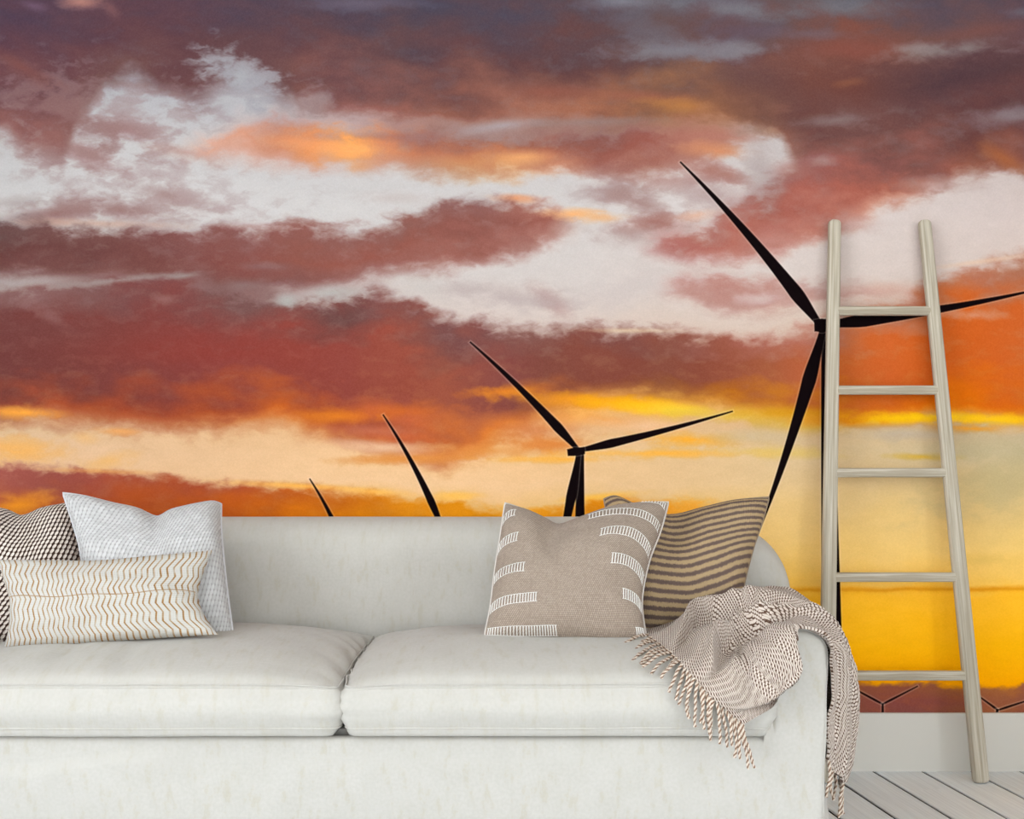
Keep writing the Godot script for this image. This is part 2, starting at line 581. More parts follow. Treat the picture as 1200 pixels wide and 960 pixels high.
	tuft(588, 147, 50, 7, -7, 0xaea2a2, 0.9)
	tuft(690, 143, 80, 6, -2, 0x98827e, 0.7)
	tuft(470, 160, 60, 6, 0, 0x9c6a62, 0.4)
	# pink rags right of the middle
	tuft(720, 224, 46, 14, 0, 0xb09a96, 0.85)
	tuft(750, 238, 44, 16, 20, 0xa4847e, 0.8)
	tuft(762, 262, 46, 13, -8, 0xa06a60, 0.8)
	tuft(735, 275, 40, 12, 0, 0xb4a09a, 0.6)
	tuft(790, 212, 40, 12, 0, 0xb48a80, 0.7)
	tuft(830, 160, 60, 10, 0, 0xb87c6c, 0.75)
	tuft(842, 177, 42, 9, 4, 0xd8946c, 0.85)
	tuft(830, 200, 40, 14, 10, 0xac7468, 0.75)
	tuft(905, 152, 36, 9, 0, 0xb88c70, 0.75)
	tuft(880, 148, 30, 12, 0, 0xaca0a0, 0.5)
	# the bank that hangs in from the right
	bank(10, 9, 14, 0.98, [
		[800, 96, 142, 0x6a4e4c, 0x7c5548, 0xa87450], [850, 84, 142, 0x6a4e4c, 0x7c5548, 0x9c6c50], [900, 82, 152, 0x6c4c4a, 0x745048, 0x88604e], [950, 80, 200, 0x7a4e44, 0x6e4a46, 0x9c6458],
		[1000, 82, 238, 0x764a42, 0x74504c, 0xb06a58], [1040, 86, 238, 0x6a4846, 0x764f4a, 0xae6858], [1090, 80, 222, 0x5e4448, 0x724c48, 0xa4665a],
		[1140, 70, 204, 0x5a4248, 0x6c4644, 0x985c48], [1200, 66, 204, 0x5c4448, 0x704846, 0x9a6050], [1340, 60, 206, 0x5c4448, 0x704846, 0x9a6050]])
	tuft(1172, 138, 60, 12, -6, 0x8c7678, 0.8)
	tuft(1185, 134, 26, 6, 0, 0x9c9298, 0.5)
	tuft(985, 140, 50, 7, -6, 0x8c7876, 0.8)
	tuft(995, 96, 22, 5, -10, 0x946048, 0.6)
	tuft(1175, 185, 30, 10, 30, 0xb0683c, 0.7)
	bank(9, 9, 14, 0.96, [
		[730, 288, 296, 0xc0a098, 0xb88c84, 0xc4a8a0], [780, 272, 303, 0xb88078, 0xb07068, 0xc0948c], [820, 266, 310, 0xb07468, 0xb06c60, 0xc0948c],
		[860, 240, 306, 0xa8746c, 0xb46c5c, 0xc08c80], [900, 205, 300, 0x9c7470, 0xa86456, 0xc08478], [950, 180, 284, 0x94605c, 0xac6456, 0xc48674],
		[1000, 180, 262, 0x8c5a54, 0xb06656, 0xd0927c], [1050, 190, 238, 0x8c5a54, 0xb06a58, 0xd8a48c], [1110, 196, 222, 0x9c6a5c, 0xb87c68, 0xd8b09c]])
	tuft(888, 196, 34, 22, 80, 0xb8aca8, 0.85)
	tuft(882, 212, 18, 14, 0, 0xc0b6b2, 0.6)
	tuft(965, 188, 18, 7, 0, 0xb49490, 0.7)
	tuft(930, 200, 26, 12, 0, 0xac7468, 0.5)
	tuft(830, 228, 50, 22, 10, 0xb49c98, 0.75)
	tuft(850, 205, 30, 9, 20, 0xa87468, 0.6)
	tuft(815, 252, 26, 6, -8, 0xe0b8a0, 0.8)
	tuft(1000, 262, 30, 12, 0, 0xccb0a8, 0.5)
	tuft(1110, 215, 50, 8, 0, 0xcab4ac, 0.5)
	bank(8, 8, 12, 0.8, [
		[750, 336, 342, 0xc4a49c, 0xc0988e, 0xc8aca4], [800, 324, 350, 0xc09088, 0xb88478, 0xc8a498], [850, 325, 364, 0xbc887c, 0xb47c70, 0xc8a498], [900, 328, 366, 0xbc887c, 0xb88074, 0xcca898],
		[960, 330, 360, 0xb88c82, 0xbc8c80, 0xd0b0a4], [1010, 338, 356, 0xc4a49a, 0xc49c90, 0xd4b8ac], [1060, 342, 354, 0xccb0a6, 0xc8a89c, 0xd8c0b4]])
	tuft(890, 350, 26, 7, 0, 0xd8c8c2, 0.6)
	tuft(645, 354, 30, 11, 35, 0xb4948c, 0.75)
	tuft(600, 350, 70, 12, 4, 0xb8aaa6, 0.7)
	tuft(560, 338, 50, 8, 0, 0xbcaea8, 0.5)
	tuft(730, 340, 60, 22, -30, 0xcac0ba, 0.5)
	# the second bank, thick at the right
	bank(8, 9, 12, 1.0, [
		[-60, 264, 318, 0x6a5654, 0x6e4440, 0x7a504c], [0, 262, 320, 0x6a5452, 0x6c4440, 0x7a504c], [40, 256, 322, 0x765450, 0x6c4440, 0x7a504c],
		[85, 268, 326, 0x7a5550, 0x6c4440, 0x7c524c], [130, 272, 328, 0x7c5650, 0x6f4541, 0x80544e], [180, 272, 330, 0x7a504e, 0x784a44, 0x7e524c],
		[230, 274, 336, 0x865c58, 0x7e4c46, 0x7e5450], [268, 262, 342, 0x865c58, 0x844e46, 0x7c5450], [300, 270, 344, 0x8a5a54, 0x885048, 0x7c5450],
		[350, 262, 340, 0x8c5c54, 0x8e564a, 0x7e5450], [400, 269, 336, 0x8f6058, 0x94584c, 0x8c605a], [440, 264, 326, 0x8f6058, 0x94584c, 0x94645c],
		[480, 254, 318, 0x8a6058, 0x92584c, 0x98645a], [520, 238, 312, 0x8a6460, 0x8c564c, 0xa0685c], [560, 233, 306, 0x8c6662, 0x8c564c, 0xa46c60],
		[600, 234, 297, 0xa06c60, 0x90584e, 0xa87468], [640, 240, 286, 0xae7262, 0x985c50, 0xb48478], [672, 250, 274, 0xcc967a, 0xa66a58, 0xc49c8c], [694, 257, 264, 0xd8a888, 0xc08c74, 0xccb0a0]])
	tuft(607, 232, 26, 5, 3, 0xe8a070, 0.8)
	tuft(672, 251, 30, 7, 0, 0xf8b878, 0.85)
	tuft(702, 255, 30, 6, -2, 0xecb47c, 0.75)
	tuft(300, 265, 60, 5, 0, 0xb48c84, 0.3)
	# the great dark bank across the middle
	bank(9, 12, 12, 1.0, [
		[-60, 336, 490, 0x886460, 0x70403c, 0x984a34], [0, 334, 488, 0x886460, 0x723f3b, 0x9c4c30], [40, 332, 489, 0x8a6460, 0x743f3a, 0xa04c30],
		[110, 326, 496, 0x805a56, 0x7a403a, 0x9c4828], [150, 324, 500, 0x7a5452, 0x7c403a, 0xa04828], [200, 326, 503, 0x78504e, 0x80403a, 0xa04a28],
		[250, 334, 499, 0x785450, 0x84403a, 0xa44c24], [300, 342, 494, 0x785450, 0x88423a, 0xb45824], [345, 352, 494, 0x785450, 0x8a4238, 0xbc5c20],
		[375, 354, 502, 0x704a46, 0x8a4238, 0xc4601e], [405, 350, 512, 0x6c4844, 0x8c443a, 0xc06028], [440, 341, 524, 0x7c524e, 0x90483a, 0xc06030],
		[480, 354, 534, 0x7a504c, 0x944c3c, 0xc06034], [520, 373, 542, 0x784e4a, 0x98523e, 0xc4682c], [560, 380, 534, 0x7a4e4a, 0x8c4c40, 0xc87030],
		[600, 380, 506, 0x82564e, 0x824840, 0xcc7828], [640, 384, 474, 0x84584f, 0x7e483c, 0xa05830], [700, 388, 464, 0x7e504a, 0x82483a, 0x90522c],
		[740, 388, 462, 0x805048, 0x82483a, 0x8c502c], [780, 392, 464, 0x8a5a50, 0x844c3c, 0x8c5424], [820, 396, 470, 0x965e52, 0x884a38, 0x9a5a20],
		[860, 394, 478, 0xa8685a, 0x92503a, 0xa86018], [900, 392, 484, 0xb07060, 0x9e583a, 0xb8701a], [940, 385, 492, 0xb87460, 0xae5c38, 0xc07818],
		[980, 372, 494, 0xbc7860, 0xbc602c, 0xc87410], [1040, 360, 492, 0xc8886e, 0xc6602a, 0xd06810], [1095, 330, 490, 0xc4846a, 0xc85e20, 0xd86a08],
		[1150, 311, 490, 0xbc785c, 0xc85e22, 0xd86a08], [1200, 302, 490, 0xb8785c, 0xca622a, 0xd66808], [1340, 292, 490, 0xb8785c, 0xca622a, 0xd66808]], 0.3)
	tuft(1140, 369, 44, 7, 3, 0xe0a080, 0.75)
	tuft(1040, 340, 50, 10, 0, 0xd09c88, 0.5)
	tuft(735, 387, 60, 3, 0, 0xe8d0a8, 0.6, 0.3)
	tuft(1150, 306, 60, 3, -8, 0xf0d0b0, 0.6, 0.3)
	# pale rifts and smoke between the second and the great bank
	tuft(36, 330, 56, 5, -4, 0xb0a6a0, 0.6)
	tuft(140, 328, 66, 4, -6, 0xa49a94, 0.7)
	tuft(215, 323, 30, 4, -6, 0xa09690, 0.75)
	tuft(60, 372, 34, 9, 24, 0x9c7470, 0.6)
	tuft(193, 350, 14, 8, 0, 0xa07870, 0.55)
	tuft(336, 353, 13, 9, 10, 0xb0b0aa, 0.85)
	tuft(388, 343, 34, 10, -6, 0xb4b2ac, 0.85)
	tuft(285, 334, 30, 7, 0, 0x8c7874, 0.55)
	tuft(310, 312, 34, 5, 0, 0x8c7270, 0.5)
	tuft(490, 335, 30, 12, 20, 0xcac4bc, 0.6)
	tuft(250, 410, 170, 26, 4, 0x903e34, 0.4)
	tuft(60, 385, 100, 22, 2, 0x744642, 0.4)
	# lit edges and streaks under it
	tuft(28, 483, 52, 7, 2, 0xf0a440, 0.9)
	tuft(140, 505, 30, 5, 2, 0xf0a858, 0.7)
	tuft(20, 527, 54, 15, 4, 0xf4b45c, 0.85)
	tuft(100, 513, 16, 8, 0, 0xf0bc78, 0.6)
	tuft(125, 540, 28, 9, -6, 0xf2bc70, 0.75)
	tuft(395, 487, 50, 8, 0, 0xd87c20, 0.7)
	tuft(470, 482, 60, 10, 0, 0xd06a24, 0.6)
	tuft(440, 505, 46, 6, 4, 0xc8785c, 0.5)
	tuft(452, 524, 70, 7, 2, 0xe6b890, 0.9)
	tuft(480, 537, 90, 6, -2, 0xd88c40, 0.8)
	tuft(570, 528, 70, 8, 2, 0xd88a3c, 0.6)
	tuft(600, 500, 70, 16, 4, 0xc46a38, 0.6)
	tuft(595, 458, 46, 7, -4, 0xe08420, 0.8)
	tuft(680, 468, 80, 9, 2, 0xe09020, 0.85)
	tuft(745, 474, 60, 9, 4, 0xf0b010, 0.85)
	tuft(795, 480, 50, 8, 4, 0xe8c434, 0.85)
	tuft(720, 494, 60, 8, 6, 0xe8a050, 0.8)
	tuft(755, 499, 56, 9, 2, 0xf0c498, 0.8)
	tuft(640, 520, 50, 8, 0, 0xd07830, 0.7)
	tuft(810, 515, 66, 9, 2, 0xeca428, 0.85)
	tuft(775, 531, 100, 5, 0, 0xf2b040, 0.85)
	tuft(650, 538, 80, 4, 0, 0xf0b048, 0.8)
	tuft(860, 486, 70, 9, 0, 0xdcb850, 0.85)
	tuft(925, 484, 60, 8, 2, 0xc88c14, 0.75)
	tuft(945, 498, 60, 9, 2, 0xd2b050, 0.8)
	tuft(1000, 493, 60, 8, 0, 0xd07c10, 0.8)
	tuft(1050, 490, 46, 7, 0, 0xeab410, 0.9)
	tuft(1105, 488, 60, 7, 0, 0xf8cc10, 0.9)
	tuft(1165, 491, 60, 7, 2, 0xf6c414, 0.9)
	tuft(1140, 502, 60, 5, 0, 0xe49420, 0.85)
	tuft(1060, 508, 70, 10, 0, 0xc4b498, 0.85)
	tuft(1185, 504, 26, 6, 0, 0xdcc4a0, 0.7)
	tuft(880, 512, 60, 10, 0, 0xd0bc94, 0.7)
	tuft(910, 530, 70, 7, 2, 0xe4c464, 0.6)
	tuft(1080, 535, 40, 4, 2, 0xd6ac34, 0.8)
	tuft(1150, 527, 80, 14, 0, 0xc8ba90, 0.7)
	tuft(1180, 560, 100, 26, -14, 0xc0b280, 0.55)  # soft grey shade on the wall, painted into the print
	# the low bank behind the sofa
	bank(6, 14, 9, 1.0, [
		[-60, 538, 700, 0xa85c50, 0xa85428, 0xe88c18], [0, 544, 690, 0xa85c50, 0xb05c30, 0xf09a20], [60, 550, 690, 0x9c5448, 0xa84c20, 0xe08818],
		[115, 553, 690, 0xa05040, 0xae4e20, 0xe08818], [170, 557, 680, 0xa04e38, 0xb25018, 0xe08818], [230, 562, 670, 0xa44e30, 0xbc5814, 0xe89018],
		[280, 565, 660, 0xa85030, 0xc05c14, 0xf0a020], [330, 571, 650, 0xac5424, 0xcc6c14, 0xf0a020], [380, 574, 650, 0xb86020, 0xd07410, 0xf0a428],
		[430, 578, 650, 0xc06c1c, 0xd88410, 0xf4ac30], [475, 587, 640, 0xd08018, 0xe09018, 0xf4b440], [520, 583, 640, 0xd48414, 0xe09018, 0xf4b440],
		[560, 592, 640, 0xdc8c14, 0xe89c18, 0xf8bc58], [605, 602, 640, 0xe89c20, 0xf0ac38, 0xf8c468], [645, 596, 640, 0xdc8c18, 0xe89818, 0xf8c060],
		[690, 584, 640, 0xd88414, 0xe49418, 0xf8c060], [730, 582, 640, 0xdc8818, 0xe89818, 0xf8c060], [770, 588, 636, 0xe0901c, 0xeca02c, 0xf8c468],
		[815, 589, 630, 0xe89c24, 0xf0ac40, 0xf8c878], [850, 597, 615, 0xf0b040, 0xf4b858, 0xf8cc80], [890, 606, 614, 0xf4c060, 0xf4c470, 0xf8cc80]])
	tuft(350, 569, 70, 4, 3, 0xf8b850, 0.8, 0.4)
	tuft(120, 552, 60, 3, 2, 0xe8a050, 0.5, 0.4)
	tuft(440, 576, 40, 5, 4, 0xfcc058, 0.8)
	tuft(535, 581, 26, 5, 0, 0xfcc050, 0.8)
	tuft(700, 582, 40, 4, -6, 0xfcc450, 0.8)
	tuft(20, 592, 40, 12, -8, 0xe89424, 0.8)
	tuft(130, 598, 40, 8, 0, 0xd87018, 0.6)
	tuft(1150, 655, 40, 7, 0, 0xeac060, 0.6)
	# the far horizon and the haze bank at the foot of the print
	bank(2.5, 2.5, 2, 0.85, [[840, 689, 693, 0xf0b030, 0xe8a428, 0xf4b830], [960, 688, 694, 0xe89c18, 0xe49418, 0xf0ac20], [1100, 688, 694, 0xdc9018, 0xdc8c10, 0xf0ac20], [1340, 687, 694, 0xdc9018, 0xdc8c10, 0xf0ac20]])
	bank(3, 30, 6, 1.0, [
		[-60, 800, 900, 0xa0603c, 0x8a5046, 0x8a4c48], [960, 798, 900, 0x9c5c40, 0x8c5046, 0x8a4c48], [1060, 800, 900, 0x9a5842, 0x8a4c46, 0x8a4c48],
		[1120, 803, 900, 0xa4643c, 0x905444, 0x8a4c48], [1180, 804, 900, 0xac6a38, 0x925646, 0x8e5048], [1210, 799, 900, 0x9c5c40, 0x8e5046, 0x8e5048], [1340, 800, 900, 0x9c5c40, 0x8e5046, 0x8e5048]])
	tuft(1090, 822, 90, 9, 0, 0x90484a, 0.4)

# dark blades and towers, in photo pixels; k is texels per pixel
func blade(im: Image, k: float, root: Vector2, tip: Vector2, w0: float, wmax: float, wtip: float, at: float, sag: float) -> void:
	var axis := tip - root
	var long := axis.length()
	axis /= long
	var side := Vector2(-axis.y, axis.x)
	var lo := Vector2(minf(root.x, tip.x), minf(root.y, tip.y)) - Vector2.ONE * (wmax + 6.0 + absf(sag))
	var hi := Vector2(maxf(root.x, tip.x), maxf(root.y, tip.y)) + Vector2.ONE * (wmax + 6.0 + absf(sag))
	for y in range(maxi(0, int((lo.y - MY0) * k)), mini(im.get_height(), int((hi.y - MY0) * k) + 1)):
		for x in range(maxi(0, int((lo.x - MX0) * k)), mini(im.get_width(), int((hi.x - MX0) * k) + 1)):
			var p := Vector2((x + 0.5) / k + MX0, (y + 0.5) / k + MY0) - root
			var along := p.dot(axis)
			if along < -4.0 or along > long + 4.0:
				continue
			var s := clampf(along / long, 0.0, 1.0)
			var w := lerpf(w0, wmax, smoothstep(0.0, 1.0, s / at)) if s < at else lerpf(wmax, wtip, pow((s - at) / (1.0 - at), 0.85))
			var off := absf(p.dot(side) - sag * 4.0 * s * (1.0 - s))
			var past := maxf(-along, along - long)
			var dist := maxf(off - w * 0.5, past)
			if dist > 3.0:
				continue
			var c := im.get_pixel(x, y)
			var halo := 0.24 * clampf(1.0 - absf(dist - 1.1) / 1.0, 0.0, 1.0)
			c = c.lerp(Color(1.0, 0.95, 0.88), halo)
			im.set_pixel(x, y, c.lerp(Color(0.062, 0.035, 0.042), clampf(0.5 - dist * 1.1, 0.0, 1.0)))

func make_mural() -> void:
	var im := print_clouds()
	im.resize(2048, int(2048.0 * mh / mw), Image.INTERPOLATE_CUBIC)
	var k := 2048.0 / mw
	# the nearest turbine
	blade(im, k, Vector2(968, 390), Vector2(976, 838), 11, 13, 26, 0.1, 0.0)
	blade(im, k, Vector2(963, 384), Vector2(797, 190), 7, 16, 1.6, 0.2, 5.0)
	blade(im, k, Vector2(964, 381), Vector2(1213, 340), 7, 15, 1.6, 0.2, 4.0)
	blade(im, k, Vector2(964, 386), Vector2(884, 634), 7, 16, 1.6, 0.24, -4.0)
	blade(im, k, Vector2(954, 382), Vector2(978, 381), 13, 16, 12, 0.4, 0.0)
	# the second
	blade(im, k, Vector2(679.5, 532), Vector2(680, 838), 9.5, 10, 20, 0.2, 0.0)
	blade(im, k, Vector2(679, 529), Vector2(551, 401), 5, 11, 1.4, 0.22, 3.0)
	blade(im, k, Vector2(678, 528), Vector2(858.5, 482), 5, 10, 1.4, 0.22, 2.0)
	blade(im, k, Vector2(678, 530), Vector2(640, 706), 5, 11.5, 1.4, 0.3, -3.0)
	blade(im, k, Vector2(665, 530.5), Vector2(685, 528), 8, 9.5, 8, 0.4, 0.0)
	# the third and the fourth stand mostly behind the sofa
	blade(im, k, Vector2(519, 620), Vector2(449, 486), 5, 8.5, 1.4, 0.24, 4.0)
	blade(im, k, Vector2(517, 620), Vector2(517, 838), 7, 7, 12, 0.2, 0.0)
	blade(im, k, Vector2(508, 613), Vector2(524, 613), 6, 7, 6, 0.4, 0.0)
	blade(im, k, Vector2(396, 622), Vector2(363, 561), 3, 5, 1.3, 0.24, 1.5)
	blade(im, k, Vector2(396, 622), Vector2(396, 838), 4, 5, 8, 0.2, 0.0)
	# the small ones far off
	blade(im, k, Vector2(1034, 825), Vector2(993, 803), 1.6, 2.2, 1.2, 0.25, 0.0)
	blade(im, k, Vector2(1034, 825), Vector2(1075, 804), 1.6, 2.2, 1.0, 0.25, 0.0)
	blade(im, k, Vector2(1034, 825), Vector2(1034, 840), 2, 2.2, 2.4, 0.3, 0.0)
	blade(im, k, Vector2(1169, 832), Vector2(1147, 816), 1.6, 2.2, 1.2, 0.25, 0.0)
	blade(im, k, Vector2(1169, 832), Vector2(1212, 818), 1.6, 2.2, 1.0, 0.25, 0.0)
	blade(im, k, Vector2(1168, 831), Vector2(1168, 840), 2.4, 2.6, 2.6, 0.3, 0.0)
	var m := cloth(Color(1, 1, 1), 0.9)
	m.metallic_specular = 0.08
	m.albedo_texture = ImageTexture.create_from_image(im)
	m.texture_repeat = true
	# the paper: 3 mm thick, past the edges of the print the sky goes on mirrored
	var a := P(MX0, MY0, WALL)
	var b := P(MX1, MY1, WALL)
	var wide := b.x - a.x
	var pts := PackedVector3Array()
	var uvs := PackedVector2Array()
	for z in [[WALL, 1], [WALL - 0.003, 0], [WALL - 0.003, 0], [WALL, 1]]:
		var first := pts.size() < 8
		for x in [ROOM_L, a.x, b.x, ROOM_R]:
			var u: float = (x - a.x) / wide
			if u < 0.0:
				u = -u
			elif u > 1.0:
				u = 2.0 - u
			pts.append(Vector3(x, a.y if first else b.y, -z[0]))
			uvs.append(Vector2(u, 0.0 if first else 1.0))
	var s := sheet(pts, uvs, 4)
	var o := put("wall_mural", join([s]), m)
	tag(o, "printed wall mural of dark wind turbines against an orange and purple sunset sky", "mural")

const ROOM_L := -2.5
const ROOM_R := 2.16
const ROOM_H := 3.2
const BACK := 4.6            # the wall behind the camera

# ---------------------------------------------------------------- the room
func wall_with_window(called: String, fixed: float, along_x: bool, from: float, to: float, w0: float, w1: float, y0: float, y1: float, out: float) -> void:
	var holder := node(called, Vector3.ZERO)
	structure(holder)
	var piece := func(a: float, b: float, lo: float, hi: float) -> void:
		if along_x:
			put_box("wall_section", Vector3(a, lo, fixed), Vector3(b, hi, fixed + out), M.plaster, holder)
		else:
			put_box("wall_section", Vector3(fixed, lo, a), Vector3(fixed + out, hi, b), M.plaster, holder)
	piece.call(from, w0, 0.0, ROOM_H)
	piece.call(w1, to, 0.0, ROOM_H)
	piece.call(w0, w1, 0.0, y0)
	piece.call(w0, w1, y1, ROOM_H)

func window_frame(called: String, fixed: float, along_x: bool, w0: float, w1: float, y0: float, y1: float, out: float) -> void:
	var holder := node(called, Vector3.ZERO)
	structure(holder)
	var mid := fixed + out * 0.6
	var bar := func(a: float, b: float, lo: float, hi: float) -> void:
		if along_x:
			put_box("window_frame", Vector3(a, lo, mid - 0.02), Vector3(b, hi, mid + 0.02), M.frame, holder)
		else:
			put_box("window_frame", Vector3(mid - 0.02, lo, a), Vector3(mid + 0.02, hi, b), M.frame, holder)
	bar.call(w0, w1, y0, y0 + 0.05)
	bar.call(w0, w1, y1 - 0.05, y1)
	bar.call(w0, w0 + 0.05, y0 + 0.05, y1 - 0.05)
	bar.call(w1 - 0.05, w1, y0 + 0.05, y1 - 0.05)
	var c := (w0 + w1) * 0.5
	bar.call(c - 0.025, c + 0.025, y0 + 0.05, y1 - 0.05)

func make_room() -> void:
	var t := 0.12
	structure(put_box("wall_back", Vector3(ROOM_L - t, 0, -WALL - t), Vector3(ROOM_R + t, ROOM_H, -WALL), M.plaster))
	structure(put_box("ceiling", Vector3(ROOM_L - t, ROOM_H, -WALL - t), Vector3(ROOM_R + t, ROOM_H + t, BACK + t), M.ceiling))
	wall_with_window("wall_left", ROOM_L, false, -WALL, BACK + t, WIN_L[0], WIN_L[1], WIN_L[2], WIN_L[3], -t)
	wall_with_window("wall_right", ROOM_R, false, -WALL, BACK + t, ADDED_WIN_R[0], ADDED_WIN_R[1], ADDED_WIN_R[2], ADDED_WIN_R[3], t)
	wall_with_window("wall_front", BACK, true, ROOM_L, ROOM_R, WIN_F[0], WIN_F[1], WIN_F[2], WIN_F[3], t)
	window_frame("window_1", ROOM_L, false, WIN_L[0], WIN_L[1], WIN_L[2], WIN_L[3], -t)
	window_frame("added_window_3", ROOM_R, false, ADDED_WIN_R[0], ADDED_WIN_R[1], ADDED_WIN_R[2], ADDED_WIN_R[3], t)  # added opening, lights the floor and the right side
	window_frame("window_2", BACK, true, WIN_F[0], WIN_F[1], WIN_F[2], WIN_F[3], t)
	# tall plain skirting with a small rounding on top
	var top := P(0, 836, WALL - 0.012).y
	var prof := [Vector2(0.0, 0.0), Vector2(0.012, 0.0), Vector2(0.012, top - 0.004), Vector2(0.011, top - 0.001), Vector2(0.008, top), Vector2(0.0, top)]
	var pts := PackedVector3Array()
	var uvs := PackedVector2Array()
	for q in prof:
		for x in [ROOM_L, ROOM_R]:
			pts.append(Vector3(x, q.y, -WALL + q.x))
			uvs.append(Vector2(x, q.y))
	structure(put("baseboard_back", join([sheet(pts, uvs, 2)]), M.skirting))
	# boards: they run away from the camera a little to the left
	var holder := node("floor", Vector3.ZERO)
	structure(holder)
	put_box("subfloor", Vector3(ROOM_L - t, -0.11, -WALL - t), Vector3(ROOM_R + t, -0.0045, BACK + t), M.gap, holder)
	var dirn := Vector2(-0.168, 1.0).normalized()            # x, distance
	var across := Vector2(dirn.y, -dirn.x)
	var room := PackedVector2Array([Vector2(ROOM_L, -BACK), Vector2(ROOM_R, -BACK), Vector2(ROOM_R, WALL), Vector2(ROOM_L, WALL)])
	var pitch := 0.1412
	var at0 := Vector2((1022.5 - 600.0) * WALL / F, WALL).dot(across)
	var rng := RandomNumberGenerator.new()
	rng.seed = 4
	for i in range(-30, 16):
		var s0 := at0 + i * pitch + 0.0046
		var s1 := at0 + (i + 1) * pitch - 0.0046
		var poly := PackedVector2Array([across * s0 - dirn * 9.0, across * s1 - dirn * 9.0, across * s1 + dirn * 9.0, across * s0 + dirn * 9.0])
		for cut in Geometry2D.intersect_polygons(poly, room):
			var shift := rng.randf_range(0.0, 5.0)
			put("plank", plank(cut, dirn, across, s0, shift), M["board%d" % rng.randi_range(0, 2)], holder)

func plank(poly: PackedVector2Array, dirn: Vector2, across: Vector2, s0: float, shift: float) -> ArrayMesh:
	var mid := Vector2.ZERO
	for p in poly:
		mid += p / poly.size()
	var inner := Geometry2D.offset_polygon(poly, -0.002, Geometry2D.JOIN_MITER)[0]
	var n := poly.size()
	var out := []
	var loops := [[poly, -0.0045], [poly, -0.0016], [inner, 0.0]]
	if inner.size() != n:
		loops = [[poly, -0.0045], [poly, 0.0]]
	var same := false
	if loops.size() == 3:                                     # start the inner ring at the nearest corner
		var best := 0
		for i in n:
			if inner[i].distance_to(poly[0]) < inner[best].distance_to(poly[0]):
				best = i
		var turned := PackedVector2Array()
		for i in n:
			turned.append(inner[(best + i) % n])
		loops[2][0] = turned
	for li in loops.size() - 1:
		var pts := PackedVector3Array()
		var uvs := PackedVector2Array()
		for k in 2:
			var lp: PackedVector2Array = loops[li + k][0]
			for p in lp:
				pts.append(Vector3(p.x, loops[li + k][1], -p.y))
				uvs.append(Vector2(p.dot(across) - s0, p.dot(dirn) + shift))
		out.append(sheet(pts, uvs, n, true))
	var tp := PackedVector3Array()
	var tu := PackedVector2Array()
	var ti := PackedInt32Array()
	for p in loops[-1][0]:
		tp.append(Vector3(p.x, loops[-1][1], -p.y))
		tu.append(Vector2(p.dot(across) - s0, p.dot(dirn) + shift))
	for i in range(1, n - 1):
		ti.append_array(PackedInt32Array([0, i, i + 1]))
	# boards face up whichever way the cut polygon runs
	var k3 := (tp[2] - tp[0]).cross(tp[1] - tp[0])
	if k3.y < 0.0:
		for i in ti.size() / 3:
			var sw := ti[i * 3 + 1]
			ti[i * 3 + 1] = ti[i * 3 + 2]
			ti[i * 3 + 2] = sw
	out.append([tp, tu, ti])
	return join(out)

# ---------------------------------------------------------------- the ladder
func make_ladder() -> void:
	var root := node("ladder", P(1060, 910, 3.19))
	tag(root, "pale wooden ladder with five rungs leaning on the mural beside the sofa", "ladder")
	var back := -root.position
	var foot_d := 3.185
	var top_d := 3.272
	var rail := func(tx: float, bx: float) -> PackedVector3Array:
		var path := PackedVector3Array()
		var a := P(tx, 258, top_d)
		var b := P(bx, 0, foot_d)
		b.y = 0.002
		for i in 13:
			var q := a.lerp(b, i / 12.0)
			path.append(q + back)
		return path
	var paths := []
	for r in [[978.0, 967.5], [1083.0, 1149.5]]:
		var path: PackedVector3Array = rail.call(r[0], r[1])
		paths.append(path)
		# broader towards the foot; rounded at both ends
		var full := PackedVector3Array()
		var parts := []
		var pts := PackedVector3Array()
		var uvs := PackedVector2Array()
		var run := 0.0
		var sides := 20
		var stations := []
		for e in [[0.0, 0.55], [0.0025, 0.86], [0.006, 1.0]]:
			stations.append([e[0], e[1]])
		for i in range(1, 12):
			stations.append([i / 12.0, 1.0])
		for e in [[0.994, 1.0], [0.9975, 0.92], [1.0, 0.7]]:
			stations.append([e[0], e[1]])
		var t := (path[-1] - path[0]).normalized()
		var bx := (Vector3.RIGHT - t * t.x).normalized()
		var by := t.cross(bx)
		for st in stations:
			var q := path[0].lerp(path[-1], st[0])
			var wide: float = lerpf(0.0178, 0.0225, st[0]) * st[1]
			var deep: float = lerpf(0.013, 0.017, st[0]) * st[1]
			for s in sides + 1:
				var a := TAU * s / sides
				var ca := cos(a)
				var sa := sin(a)
				pts.append(q + bx * signf(ca) * pow(absf(ca), 0.62) * wide + by * signf(sa) * pow(absf(sa), 0.62) * deep)
				uvs.append(Vector2(float(s) / sides, 0.01 + st[0] * 0.97))
		var out := sheet(pts, uvs, sides + 1)
		for e in [0, stations.size() - 1]:
			var at: int = out[0].size()
			out[0].append(path[0] if e == 0 else path[-1])
			out[1].append(Vector2(0.5, 0.5))
			for s in sides:
				var i: int = e * (sides + 1) + s
				out[2].append_array(PackedInt32Array([at, i, i + 1] if e == 0 else [at, i + 1, i]))
		put("rail", join([out]), M.ladder, root)
	for y in [364.5, 458.0, 554.5, 676.5, 791.0]:
		var pl := _at_height(paths[0], y, -back)
		var pr := _at_height(paths[1], y, -back)
		var path := PackedVector3Array()
		for i in 5:
			path.append(pl.lerp(pr, i / 4.0))
		put("rung", join([tube(path, 0.0125, 0.0135, 3.4, 16)]), M.ladder, root)

